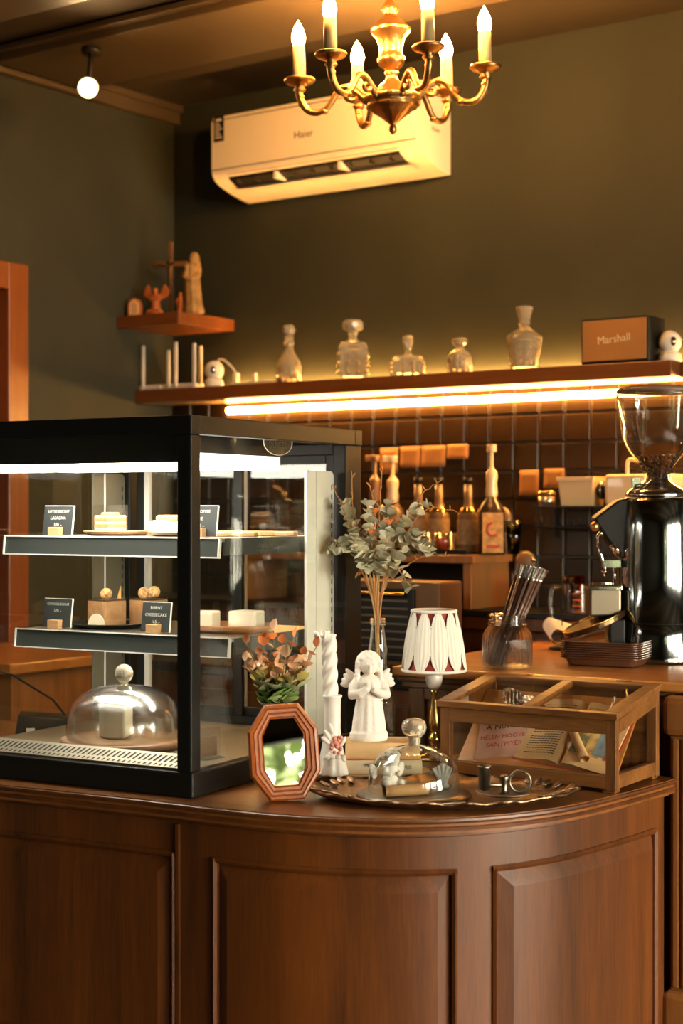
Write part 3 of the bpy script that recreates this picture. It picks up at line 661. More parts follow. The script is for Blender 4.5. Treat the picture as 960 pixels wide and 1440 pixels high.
for r_, z_, fa in ((.0355, 0, 0), (.0375, .006, 0), (.0365, .016, .02), (.0325, .021, .04), (.0305, .040, .055), (.0275, .062, .05), (.0240, .084, .04), (.0235, .096, .02), (.0265, .110, 0), (.0265, .121, 0), (.020, .132, 0), (.008, .139, 0)):
    rows.append([(r_*(1+fa*math.cos(8*2*PI*k/n+z_*14)+fa*.7*math.cos(5*2*PI*k/n+1))*math.cos(2*PI*k/n)*1.08, r_*(1+fa*math.cos(11*2*PI*k/n))*.82*math.sin(2*PI*k/n), z_) for k in range(n)])
g.grid(rows, True, True); g.f += [tuple(range(n))[::-1], tuple((len(rows)-1)*n+k for k in range(n))]; g.sm += [True, True]
g.tube([(0, 0, .135), (0, -.002, .155)], .008, 10)
g.ball((0, -.006, .158), (.0185, .0185, .0215), 18, 12)
for a in range(64):
    th = a*2.4; ph = (a+.5)/64; cz_ = 1-1.55*ph; rr = math.sqrt(max(0, 1-cz_*cz_)); zz = .160+.0235*cz_
    x, y = .0225*rr*math.cos(th), .0205*rr*math.sin(th)+.002
    if y < -.009 and zz < .169: continue
    g.ball((x, y, zz), .0062, 8, 6)
for s in (-1, 1):
    for a in range(5): g.ball((s*(.0225+.0006*a), -.005, .163-.0085*a), .0068, 8, 6)
    g.tube([(s*.021, 0, .126), (s*.0315, -.004, .112), (s*.034, -.012, .097), (s*.021, -.026, .101), (s*.005, -.032, .112)], [.0105, .0120, .0125, .0100, .0075], 10)
    g.ball((s*.0045, -.032, .117), (.0065, .0055, .010), 10, 8)
    for j in range(4):
        Mw = Matrix.Translation((s*(.026+.004*j), .014, .128-.005*j)) @ Matrix.Rotation(s*(.80+.18*j), 4, 'Y')
        g.ball((0, 0, .010), (.0065, .0045, .020-.003*j), 10, 8, Mw)
    g.ball((s*.0065, -.0232, .161), (.003, .002, .0018), 8, 6)
g.ball((0, -.0255, .156), (.0024, .003, .0042), 8, 6); g.ball((0, -.0232, .1495), (.0042, .002, .0016), 8, 6); g.ball((0, -.0195, .144), .0048, 8, 6)
fused(link('statue_body', g, M_plaster, t), .0016, 3, .4)
# ---- candlestick with twisted candle
pc = dep(467, 1088, 3.275); pc.z = ZC+.0168
t = facing('porcelain_candlestick', 'white flared porcelain candlestick with pink flower relief', 'candlestick', pc, .25)
g = G(); n = 48; rows = []
for r_, z_, fa in ((.033, 0, .07), (.0335, .004, .07), (.030, .020, .06), (.026, .035, .05), (.022, .055, .03), (.0185, .075, 0), (.0172, .10, 0), (.0175, .14, 0), (.0185, .157, 0), (.0205, .160, 0), (.0205, .163, 0), (.017, .1635, 0), (.0155, .150, 0)):
    rows.append([(r_*(1+fa*math.cos(10*2*PI*k/n))*math.cos(2*PI*k/n), r_*(1+fa*math.cos(10*2*PI*k/n))*math.sin(2*PI*k/n), z_) for k in range(n)])
g.grid(rows, True, True); g.f += [tuple(range(n))[::-1], tuple((len(rows)-1)*n+k for k in range(n))]; g.sm += [False, True]
link('holder', g, M_porc, t)
g = G()
for j in range(9):
    a = j*2.4; rr = .0035*math.sqrt(j); g.ball((.004+rr*math.cos(a)*1.2, -.0225+.0008*j, .066+rr*1.2*math.sin(a)), (.0055, .0045, .0055), 10, 7)
for x, z in ((-.006, .056), (.012, .054), (.013, .078), (-.001, .048), (.008, .046)): g.ball((x, -.022, z), (.0045, .005, .0045), 8, 6)
link('pink_flower', g, M_pinkflower, t)
g = G()
for x, z, a in ((-.011, .078, .6), (-.013, .068, .9), (.014, .062, -.5), (-.005, .089, .3), (-.008, .046, 2.2), (.011, .042, -2.4)):
    g.ball((0, 0, .008), (.005, .004, .012), 10, 7, Matrix.Translation((x, -.0195, z)) @ Matrix.Rotation(-a, 4, 'Y'))
for x in (-.017, -.006, .006, .017): g.ball((x, -.024, .038), (.007, .006, .005), 8, 6)
link('porcelain_leaves', g, M_porc, t)
tw = facing('twisted_candle', 'unlit white twisted taper candle standing in the porcelain candlestick', 'candle', pc+Vector((-.004, 0, .151)), .25)
g = G(); n = 32; rows = []
for i in range(41):
    z_ = .138*i/40; rows.append([(.0148*(1+.13*math.cos(4*(2*PI*k/n)-z_*210))*math.cos(2*PI*k/n)-.03*z_, .0148*(1+.13*math.cos(4*(2*PI*k/n)-z_*210))*math.sin(2*PI*k/n), z_) for k in range(n)])
g.grid(rows, True, True); g.f += [tuple(range(n))[::-1], tuple(40*n+k for k in range(n))]; g.sm += [False, False]
for k in range(5): a = k*2*PI/5; g.tube([(-.0155+.010*math.cos(a)-.004, .010*math.sin(a), .130), (-.0155+.013*math.cos(a)-.004, .013*math.sin(a), .140), (-.0155+.017*math.cos(a)-.004, .017*math.sin(a), .1435)], [.005, .004, .002], 8)
link('wax', g, M_wax, tw); g = G(); g.tube([(-.006, 0, .136), (-.006, 0, .150)], .0009, 5); link('wick', g, M_paper, tw)
# ---- bottle of eucalyptus
pe = dep(531, 1075, 3.56); pe.z = ZC; sE = 3.56/FPX
t = facing('glass_bottle', 'clear glass bottle with long narrow neck holding eucalyptus stems', 'bottle', pe)
zt = 1.55-(870-714)*sE-ZC
g = G(); g.lathe([(.0, .001), (.036, .001), (.040, .006), (.040, .13), (.038, .155), (.030, .185), (.0205, .215), (.0205, .235), (.0225, .25), (.020, zt-.055), (.0165, zt-.025), (.0145, zt-.014)], 36, cap=False); link('bottle_body', g, M_jar, t)
g = G()
for j in range(3): g.tube([(.0160*math.cos(2*PI*k/28), .0160*math.sin(2*PI*k/28), zt-.013+j*.006) for k in range(28)], .0022, 6, True)
link('neck_thread', g, M_jar, t)
LE = [leaf_mesh('round_leaf', .0255, .0148, leafmat('eucalyptus_'+n, c, .25), .12) for n, c in (('sage', (.45, .42, .28)), ('pale', (.66, .60, .44)), ('deep', (.25, .27, .16)))]
M_stem = plain('straw_stem', (.46, .29, .12), .7); M_twig = plain('orange_twig', (.42, .19, .06), .7)
SPR = [([(529,868),(512,800),(495,768),(463,772)], 'lowest eucalyptus sprig reaching left over the case edge', 15, 0),
 ([(527,868),(510,790),(497,745),(484,706)], 'eucalyptus sprig rising highest on the left of bunch', 13, .02),
 ([(530,868),(523,790),(520,745),(517,706)], 'upright eucalyptus sprig left of the bunch centre', 13, -.02),
 ([(531,868),(534,790),(540,745),(549,706)], 'upright eucalyptus sprig reaching highest in bunch centre', 13, .03),
 ([(532,868),(545,790),(565,738),(600,708)], 'eucalyptus sprig rising to the upper right over syrup bottles', 14, 0),
 ([(533,868),(548,800),(580,755),(606,778)], 'eucalyptus sprig arching right and drooping above lampshade', 17, -.03),
 ([(531,868),(543,810),(565,775),(592,770)], 'short eucalyptus sprig leaning right in the middle of bunch', 13, .02),
 ([(529,868),(521,810),(507,780),(496,755)], 'short eucalyptus sprig leaning left in the middle of bunch', 13, -.03),
 ([(532,868),(540,815),(553,795),(579,828)], 'drooping eucalyptus sprig tip hanging nearest to the lampshade', 9, -.01),
 ([(530,868),(530,815),(537,785),(545,745)], 'straight eucalyptus sprig at the heart of bunch', 14, -.045),
 ([(530,868),(526,812),(520,790),(513,800)], 'shortest eucalyptus sprig directly above the bottle neck', 9, -.04)]
def bez(P, q):
    n = len(P)-1; i = min(n-1, int(q*n)); u = q*n-i
    a, b, c, d = P[max(0, i-1)], P[i], P[i+1], P[min(n, i+2)]
    return .5*((2*b)+(c-a)*u+(2*a-5*b+4*c-d)*u*u+(3*b-a-3*c+d)*u**3)
inv = Matrix.Rotation(-RZ, 4, 'Z')
def loc3(x, y, t_): return inv @ (dep(x, y, t_)-pe)
r4 = random.Random(11)
for pts, lb, nl, dt in SPR:
    sp_ = facing('eucalyptus_sprig', lb, 'plant', pe, 0, 'eucalyptus sprigs in the bottle')
    P = [loc3(x, y, 3.56+dt*(i/3)**1.0) for i, (x, y) in enumerate(pts)]
    P = [Vector((r4.uniform(-.01, .01), r4.uniform(-.01, .01), .12))]+P
    P[1].y = r4.uniform(-.006, .006)
    g = G(); g.tube([bez(P, q/24) for q in range(25)], [.0021-.0012*q/24 for q in range(25)], 6); link('stem', g, M_stem, sp_)
    for k in range(nl):
        q = .52+.48*(k+.5)/nl; p = bez(P, q); tn = (bez(P, min(1, q+.02))-bez(P, q-.02)).normalized()
        side = tn.orthogonal().normalized(); a = k*1.9+r4.random()
        e = (side*math.cos(a)+tn.cross(side)*math.sin(a)); s = r4.uniform(.75, 1.15)*(1-.35*(k/nl)**3)
        for sg in (1, -1):
            rr = r4.random(); place_leaf(LE[0 if rr < .45 else 1 if rr < .85 else 2], sp_, p, e*sg+tn*.55+Vector((0, -.25, 0)), r4.uniform(-.9, .9), s)
for pts, lb in [([(527,868),(508,800),(487,730),(467,680)], 'bare orange twig leaning furthest left'), ([(529,868),(515,790),(497,720),(494,662)], 'bare orange twig rising second from the left'),
 ([(531,868),(530,780),(534,710),(537,656)], 'bare orange twig standing straight up tallest'), ([(530,868),(526,760),(524,705),(518,682)], 'short bare orange twig tip just above the leaves'),
 ([(532,868),(548,790),(585,705),(620,676)], 'curly orange twig arching to the upper right'), ([(532,868),(550,800),(590,722),(642,718)], 'curly orange twig reaching furthest right'),
 ([(531,868),(545,820),(590,785),(633,782)], 'low orange twig end poking right above lampshade'), ([(529,868),(515,815),(506,806),(500,812)], 'short broken orange twig pointing left low down')]:
    tg = facing('dried_twig', lb, 'twig', pe, 0, 'dried orange twigs in the bottle'); P = [loc3(x, y, 3.57) for x, y in pts]; P = [Vector((r4.uniform(-.01, .01), 0, .13))]+P
    g = G(); c_ = [bez(P, q/30)+Vector((r4.gauss(0, .001), r4.gauss(0, .001), r4.gauss(0, .001))) for q in range(31)]
    g.tube(c_, [.0022-.0013*q/30 for q in range(31)], 5)
    for q in (22, 25, 28): 
        e = c_[q]+Vector((r4.uniform(-.010, .010), r4.uniform(-.005, .005), .011)); g.tube([c_[q], c_[q].lerp(e, .6), e], [.0014, .0018, .0006], 5)
    link('twig_wood', g, M_twig, tg)
for lb, x, y in (('upper orange dried blossom among the eucalyptus leaves', 527, 722), ('lower orange dried blossom among the eucalyptus leaves', 546, 738), ('orange dried blossom on the left inside the eucalyptus', 522, 752)):
    p = loc3(x, y, 3.535); t = facing('dried_blossom', lb, 'flower', pe, 0, 'orange dried blossoms'); g = G()
    for k in range(7): a = k*.9; g.ball((0, 0, .008), (.004, .002, .009), 8, 5, Matrix.Translation(p) @ Matrix.Rotation(a, 4, 'Z') @ Matrix.Rotation(.7, 4, 'X'))
    g.tube([p, Vector((0, 0, .26))], .0009, 5); link('petals', g, plain('orange_petal', (.62, .20, .06), .7), t)
# ---- small table lamp
pl_ = dep(610, 1066, 3.57); pl_.z = ZC; sL = 3.57/FPX
lp = facing('table_lamp', 'small brass table lamp with white petal-pleated shade showing red gaps', 'lamp', pl_)
z0 = 1.55-(942-714)*sL-ZC; z1 = 1.55-(859-714)*sL-ZC; rb, rt = .0705, .0485
g = G(); g.lathe([(rb-.003, z0+.003), (rt-.003, z1-.003)], 48, cap=False); link('red_lining', g, plain('red_fabric', (.30, .045, .03), .8), lp)
NP = 10; M_shade = plain('shade_fabric', (.84, .79, .70), .8, sss=.15)
pg = G(); pr = []
for i in range(11):
    q = i/10; wv = min(1.02, .40+.74*math.sin(PI*q)**.65); rr = rb+(rt-rb)*q; row = []
    for k in range(25):
        u = k/24*2-1; a = u*PI/NP*wv*.99; dd = .0012+.0045*(1-u*u)*(.3+.7*math.sin(PI*q))+.0006*math.cos(u*14)*1.4
        row.append(((rr+dd)*math.sin(a), -(rr+dd)*math.cos(a), z0+.003+(z1-z0-.006)*q))
    pr.append(row)
pg.grid(pr, True); po = link('shade_petal', pg, M_shade, lp)
for k in range(1, NP): o = po.copy(); COL.objects.link(o); o.rotation_euler = (0, 0, 2*PI*k/NP)
po.rotation_euler = (0, 0, .13)
for k, o in enumerate([c for c in lp.children if c.name.startswith('shade_petal')]): o.rotation_euler = (0, 0, .13+2*PI*k/NP)
for r_, z_ in ((rb+.001, z0), (rt+.001, z1)):
    g = G(); g.tube([(r_*math.cos(2*PI*k/48), r_*math.sin(2*PI*k/48), z_) for k in range(48)], .0036, 8, True); link('shade_rim', g, M_shade, lp)
g = G()
for k in range(NP):
    for q in (.28, .75): a = .13+2*PI*(k+.5)/NP; r_ = rb+(rt-rb)*q+.003; g.ball((r_*math.sin(a), -r_*math.cos(a), z0+(z1-z0)*q), .0022, 6, 5)
link('pearl_bead', g, M_porc, lp)
zc0 = z0-.002
g = G(); g.lathe([(0, zc0-.043), (.010, zc0-.042), (.0165, zc0-.034), (.019, zc0-.018), (.0185, zc0), (.012, zc0+.006), (.008, zc0+.02), (0, zc0+.03)], 28); link('socket_cup', g, M_porc, lp)
zs = zc0-.043
g = G(); g.lathe([(0, 0), (.040, 0), (.042, .004), (.036, .009), (.020, .014), (.011, .022), (.008, .034), (.013, .040), (.0145, .048), (.010, .056), (.0065, .062), (.012, .070), (.0138, .085), (.0115, .105), (.007, .125), (.0052, zs-.012), (.0085, zs-.006), (.0085, zs+.002)], 28); link('brass_stem', g, M_brass, lp)
# ---- ornate tray and what stands on it
ptc = dep(622, 1116, 3.10); ptc.z = ZC
tr = facing('ornate_tray', 'large tarnished silver serving tray with scalloped leafy rim on the counter', 'tray', ptc)
def tray_r(a):
    e = 1/math.sqrt((math.cos(a)/.232)**2+(math.sin(a)/.160)**2)
    return e*(1+.030*math.cos(14*a)+.012*math.cos(28*a))+.030*math.exp(-(math.sin(a)/.30)**2)
g = G(); n = 168; rows = []
for q, z_ in ((0, .004), (.72, .004), (.78, .006), (.84, .0065), (.90, .012), (.97, .0185), (1.0, .0175), (.985, .0130), (.9, .006), (.8, .0005), (0, .0005)):
    rows.append([(tray_r(2*PI*k/n)*q*math.cos(2*PI*k/n), tray_r(2*PI*k/n)*q*math.sin(2*PI*k/n), z_+(.0025*math.cos(14*2*PI*k/n)*(q > .88))) for k in range(n)])
g.grid(rows, True, True); link('tray_plate', g, M_silver, tr)
for sgn in (1, -1):
    g = G()
    for j in range(5):
        for d in (1, -1):
            a = (0 if sgn > 0 else PI)+d*(.06+.11*j); r_ = tray_r(a)*.95
            g.ball((0, 0, 0), (.016, .007, .003), 10, 6, Matrix.Translation((r_*math.cos(a), r_*math.sin(a), .0195)) @ Matrix.Rotation(a+d*.7, 4, 'Z') @ Matrix.Rotation(-.3, 4, 'Y'))
    link('rim_leaves', g, M_silver, tr)
pcl = dep(582, 1112, 3.07); pcl.z = ZC+.0045
t = facing('glass_cloche', 'small clear glass dome with knob on round dark base upon the tray', 'dome', pcl)
g = G(); g.lathe([(0, 0), (.105, 0), (.112, .005), (.110, .010), (.098, .014), (.092, .013), (0, .013)], 56); link('base_plate', g, M_pewter, t)
g = G(); g.lathe([(.0885, .0135), (.0895, .018), (.089, .035), (.083, .062), (.069, .083), (.045, .096), (.020, .102), (.012, .104)], 56, cap=False); dm = link('dome', g, M_dome, t)
g = G(); g.lathe([(.011, .103), (.0125, .112), (.012, .119)], 24, cap=False); g.lathe([(0, .117), (.012, .118), (.021, .126), (.0245, .137), (.022, .148), (.012, .1545), (0, .156)], 28); link('knob', g, M_crystal, dm)
p = dep(548, 1108, 3.06); p.z = ZC+.0178
t = facing('cherub_figurine', 'small white seated cherub figurine inside the little glass dome', 'figurine', p, .5); t.scale = (1.2, 1.2, 1.2)
g = G(); g.ball((0, 0, .016), (.015, .013, .016), 14, 9); g.ball((.001, -.002, .035), (.0095, .009, .0135), 14, 9); g.ball((.004, -.004, .053), (.0105, .010, .0105), 14, 9)
for s in (-1, 1):
    g.tube([(s*.008, 0, .012), (s*.013, -.014, .016), (s*.014, -.020, .004), (s*.014, -.027, .003)], [.0075, .0065, .005, .004], 8)
    g.tube([(s*.008, -.002, .041), (s*.014, -.008, .032), (s*.006, -.016, .031)], [.0048, .0045, .0035], 8)
    g.ball((s*.014, .010, .040), (.008, .0035, .013), 8, 6, Matrix.Rotation(s*.3, 4, 'Y'))
for k in range(10): g.ball((.004+.009*math.cos(k*2.4), -.001+.008*math.sin(k*2.4), .057+.0006*k), .005, 8, 6)
fused(link('figurine_body', g, M_plaster, t), .0013, 3, .4)
p = dep(568, 1112, 3.02); p.z = ZC+.0178
t = thing('paper_scroll', 'rolled tan paper scroll lying inside the little glass dome', 'scroll', p, RZ+.35)
g = G(); g.tube([(-.040, 0, .011), (.048, 0, .011)], .011, 16, cap=False); g.tube([(-.040, 0, .011), (.048, 0, .011)], .0092, 16, cap=False); link('rolled_paper', g, plain('brown_scroll_paper', (.50, .27, .11), .8), t)
p = dep(622, 1106, 3.10); p.z = ZC+.0178
t = facing('dome_reflection', 'greyish white feathery plume standing for a reflection at right inside the little dome', 'ornament', p)  # added shape imitating a whitish reflection in the dome
g = G()
for k in range(9): a = -.9+.22*k; g.tube([(0, 0, 0), (.010*a, -.004, .025), (.022*a, -.004+.003*(k % 2), .052-.012*abs(a))], [.004, .0055, .0015], 7)
g.ball((0, 0, .006), (.014, .012, .007), 12, 7); fused(link('glint', g, plain('reflection_grey', (.50, .48, .44), .6), t), .0014, 2, .4)
p = dep(709, 1114, 3.02); p.z = ZC+.0205
t = facing('chamber_candlestick', 'old pewter chamber candlestick with saucer, side cup and ring handle', 'candlestick', p)
g = G(); g.lathe([(0, 0), (.040, 0), (.0545, .006), (.053, .0075), (.040, .003), (0, .003)], 40); link('saucer', g, M_pewter, t)
g = G(); g.lathe([(0, .003), (.010, .003), (.0055, .010), (.0065, .026), (.009, .033), (.007, .037), (0, .037)], 20); link('centre_post', g, M_pewter, t)
g = G(); g.tube([(0, 0, .018), (-.03, 0, .019), (-.038, 0, .017)], .0038, 8); g.lathe([(.006, .008), (.0115, .010), (.0115, .050), (.0132, .052), (.0132, .055), (.0115, .0555), (.0105, .03)], 24, (-.038, 0, 0)); link('candle_cup', g, M_pewter, t)
g = G(); g.tube([(.030+.020*math.cos(2*PI*k/28), .0, .025+.020*math.sin(2*PI*k/28)) for k in range(28)], .0026, 8, True); link('ring_handle', g, M_pewter, t)
# ---- glass-lidded oak box with open book
VO = Vector((-1.761, 2.858, ZC+.001)); VA = math.radians(2)
VX = Vector((math.cos(VA), math.sin(VA), 0)); VY = Vector((-math.sin(VA), math.cos(VA), 0))
vb = thing('glass_lidded_box', 'oak framed display box with glass sides and sloping two-pane glass lid', 'display box', VO, VA)
W2, D2, HF, HB = .398, .228, .146, .184; u = .022
g = G(); g.box(u, W2-u, 0, .016, .008, .034); link('front_bottom_rail', g, M_vit, vb, .0015)
g = G(); g.box(u, W2-u, 0, .016, HF-.030, HF-.001); link('front_top_rail', g, M_vit, vb, .0015)
for x in (0, W2-u):
    g = G(); g.box(x, x+u, 0, .018, .004, HF-.001); link('front_post', g, M_vit2, vb, .0015)
    g = G(); g.box(x, x+u, D2-.018, D2, .004, HB-.001); link('rear_post', g, M_vit2, vb, .0015)
g = G(); g.box(u, W2-u, D2-.014, D2, .008, HB-.002); link('back_board', g, M_vit, vb)
for x in (0, W2-.016):
    g = G(); g.box(x, x+.016, .018, D2-.018, .008, .036); link('side_rail', g, M_vit, vb, .0015)
    g = G(); g.prism([(.018, HF-.028), (D2-.018, HB-.032), (D2-.018, HB-.004), (.018, HF-.001)], 0, .016, Matrix(((0,0,1,x),(1,0,0,0),(0,1,0,0),(0,0,0,1)))); link('side_top_rail', g, M_vit, vb)
g = G(); g.box(.016, W2-.016, .016, D2-.014, .008, .016); link('bottom_board', g, M_vit, vb)
for x in (.004, W2-.03):
    for y in (.004, D2-.03): g = G(); g.box(x, x+.026, y, y+.026, 0, .008); link('foot', g, M_vit, vb)
g = G(); g.box(u, W2-u, .006, .009, .034, HF-.03); link('front_pane', g, M_clear, vb)
for x in (.006, W2-.009): g = G(); g.prism([(.018, .036), (D2-.018, .036), (D2-.018, HB-.03), (.018, HF-.028)], x, x+.003, Matrix(((0,0,1,0),(1,0,0,0),(0,1,0,0),(0,0,0,1)))); link('side_pane', g, M_clear, vb)
la = math.atan2(HB-HF, D2); LMx = Matrix.Translation((0, -.006, HF)) @ Matrix.Rotation(la, 4, 'X'); LD = (D2+.008)/math.cos(la)
lid = link('lid_frame', (lambda g: (g.box(-.006, W2+.006, 0, .015, 0, .013, LMx), g.box(-.006, W2+.006, LD-.024, LD, 0, .013, LMx), g)[2])(G()), M_vit, vb, .0015)
g = G(); g.box(-.006, .026, .015, LD-.024, 0, .013, LMx); link('lid_side_bar', g, M_vit, lid, .0015)
g = G(); g.box(W2-.026, W2+.006, .015, LD-.024, 0, .013, LMx); link('lid_side_bar', g, M_vit, lid, .0015)
g = G(); g.box(W2*.50-.012, W2*.50+.012, .015, LD-.024, 0, .013, LMx); link('lid_centre_bar', g, M_vit, lid, .0015)
for a, b in ((.026, W2*.50-.012), (W2*.50+.012, W2-.026)): g = G(); g.box(a, b, .015, LD-.024, .005, .008, LMx); link('lid_pane', g, M_clear, lid)
for x in (.09, .30): g = G(); g.box(x, x+.035, LD-.004, LD+.003, .011, .0145, LMx); link('hinge', g, M_brass, lid)
sa = math.atan2(.148, .146); SBm = Matrix.Translation((0, .040, .017)) @ Matrix.Rotation(sa, 4, 'X'); SL = .205
g = G(); g.box(.018, W2-.018, 0, SL, 0, .006, SBm); link('sloping_board', g, M_bar, vb)
def on_slope(name, label, cat, x, v, rz, h=.0062):
    t = thing(name, label, cat); m = Matrix.Translation(VO) @ Matrix.Rotation(VA, 4, 'Z') @ SBm @ Matrix.Translation((x, v, h)) @ Matrix.Rotation(rz, 4, 'Z')
    t.matrix_world = m; t.location = m.to_translation(); t.rotation_euler = m.to_euler(); return t
ob = on_slope('open_book', 'open old book with text page and illustrated page inside the glass-lidded box', 'book', .262, .098, -.10)
BW, BH = .108, .080
def page_z(uu): return .004+.016*math.sin(PI*min(1, uu*1.15)**.55)*(1-.55*uu)
for s in (-1, 1):
    g = G(); rows = [[(s*BW*k/14, v, page_z(k/14)) for k in range(15)] for v in (-BH, BH)]; g.grid(rows, True)
    g.grid([[(s*BW*k/14, -BH, z) for k in range(15)] for z in (0,)]+[[(s*BW*k/14, -BH, page_z(k/14)) for k in range(15)]], True); g.grid([[(s*BW, v, 0) for v in (-BH, BH)], [(s*BW, v, page_z(1)) for v in (-BH, BH)]], False)
    pgs = link('page_block', g, M_paper, ob)
    if s < 0:
        g = G()
        for j in range(22):
            v = BH-.018-j*.006; k0, k1 = 2, 12-(j % 7 == 6)*4
            for k in range(k0, k1): u0, u1 = k/14+.012, (k+1)/14-.010*((j*7+k*3) % 4 == 0); g.add([(s*BW*u0, v, page_z(u0)+.0006), (s*BW*u1, v, page_z(u1)+.0006), (s*BW*u1, v+.0022, page_z(u1)+.0006), (s*BW*u0, v+.0022, page_z(u0)+.0006)], [(0,1,2,3)])
        pr_ = link('printed_lines', g, M_ink, pgs); pr_['kind'] = 'stuff'
    else:
        def patch(nm, m, u0, u1, v0, v1, sk=0, h=.0006):
            g = G(); n = 6; g.grid([[(BW*(u0+(u1-u0)*k/n)+sk*(vv-v0), vv, page_z(u0+(u1-u0)*k/n)+h) for k in range(n+1)] for vv in (v0, v1)], True); link(nm, g, m, pgs)
        patch('illustration', plain('print_ochre', (.46, .30, .10), .8, var=.5, vscale=60), .12, .72, -BH+.03, BH-.014)
        patch('illustration', plain('print_green', (.20, .20, .10), .8, var=.5, vscale=80), .10, .40, -BH+.03, -BH+.075, 0, .0009)
        patch('illustration', plain('print_bluegrey', (.16, .20, .22), .8, var=.4, vscale=50), .56, .80, -BH+.035, .03, .03, .0009)
        patch('illustration', plain('print_red', (.36, .05, .04), .8), .80, .86, -BH+.03, .05, .03, .0012)
        patch('illustration', plain('print_red_band', (.36, .06, .04), .8), .74, .95, .035, BH-.016, 0, .0012)
g = G(); g.box(-BW-.004, BW+.004, -BH-.003, BH+.003, -.0015, .0008); link('cover', g, M_red, ob)
bk_ = on_slope('pink_booklet', 'faded pink booklet with red capital lettering left inside the glass-lidded box', 'booklet', .108, .078, .22)
g = G(); g.box(-.062, .062, -.052, .052, 0, .003); cv = link('cover', g, plain('faded_pink', (.62, .36, .28), .7, var=.15, vscale=18), bk_)
for s_, sz, y, m in (('A Novel by', .020, .030, M_ink), ('HELEN HOOVEN', .0150, .003, M_red), ('SANTMYER', .0165, -.018, M_red)): text('lettering', s_, sz, m, cv, Matrix.Translation((0, y, .0033)))
t = on_slope('book_scroll', 'thin rolled paper scroll lying across the open book', 'scroll', .285, .068, .62, .031)
g = G(); g.tube([(0, -.052, .0), (0, .06, .0)], [.010, .008], 18, cap=False); g.tube([(0, -.052, 0), (0, .06, 0)], [.0085, .0066], 18, cap=False); link('rolled_paper', g, M_paper, t)
for lb, x, v, rz in (('crinkled silvery leaf ornament flat under the left lid pane', .098, .172, .9), ('crinkled silvery leaf ornament propped over the first under lid', .135, .160, 1.5)):
    t = on_slope('foil_leaf', lb, 'ornament', x, v, rz, .014); g = G(); rows = []
    for i in range(13):
        q = i/12; ww = .020*math.sin(PI*q)**.7; rows.append([(ww*k/4, -.045+.09*q, .010*math.sin(PI*q)+.0028*((i+k) % 2)+.002*r4.random()) for k in range(-4, 5)])
    g.grid(rows, False); link('foil', g, plain('silver_foil', (.70, .62, .54), .22, 1), t)
# ================================================================== chandelier
pch = dep(565, 714, 4.0); sC = 4.0/FPX
def zc_(y): return (714-y)*sC
ch = thing('chandelier', 'ornate six-armed brass chandelier with lit candle bulbs hanging from the ceiling', 'chandelier', (pch.x, pch.y, CZ), YAW-math.radians(10))
ch.rotation_euler = (0, -math.radians(1.4), YAW-math.radians(10))
def cprof(pts): return [(r*sC, zc_(y)) for r, y in pts][::-1]
g = G(); g.lathe(cprof([(4,-20),(4,-2),(8,4),(13,12),(9,18),(8,22),(15,27),(21,32),(20,35),(27,39),(28.5,42),(26,46),(20,53),(17,62),(15.5,72),(16,77),(19,81),(19,85),(17,91),(12,96),(7,99)]), 32, fl=16, fa=.02); link('urn_stem', g, M_gilt, ch)
g = G(); g.lathe(cprof([(7,98),(11,102),(8,106),(9,112),(14,117),(20,122),(22,127),(24,129),(33,131),(39,135),(41,139),(39,143),(34,145),(37,149),(35,152),(27,155),(26,158),(18,163),(11,169),(5,174),(3,175)]), 36, fl=12, fa=.025); link('bowl', g, M_gilt, ch)
g = G(); g.lathe(cprof([(3,174),(5,178),(5.5,183),(3,187),(0,189)]), 16); link('finial', g, M_gilt, ch)
g = G()
for k in range(2): g.tube([(.010*math.cos(q*PI/6)*(k % 2 == 0), .010*math.cos(q*PI/6)*(k % 2), zc_(-32-14*k)+.015*math.sin(q*PI/6)) for q in range(12)], .0022, 6, True)
link('chain_link', g, M_gilt, ch)
g = G(); ztop = 2.896-CZ; g.tube([(0, 0, zc_(-20)), (0, 0, ztop)], .004, 8); g.lathe([(.05, ztop), (.045, ztop-.012), (.015, ztop-.026), (0, ztop-.028)], 28); link('ceiling_rose', g, M_gilt, ch)
ap = [(33,141),(45,131),(58,120),(70,118),(79,125),(87,138),(97,148),(110,151),(122,146),(130,134),(133,122),(132,112)]
arm = None
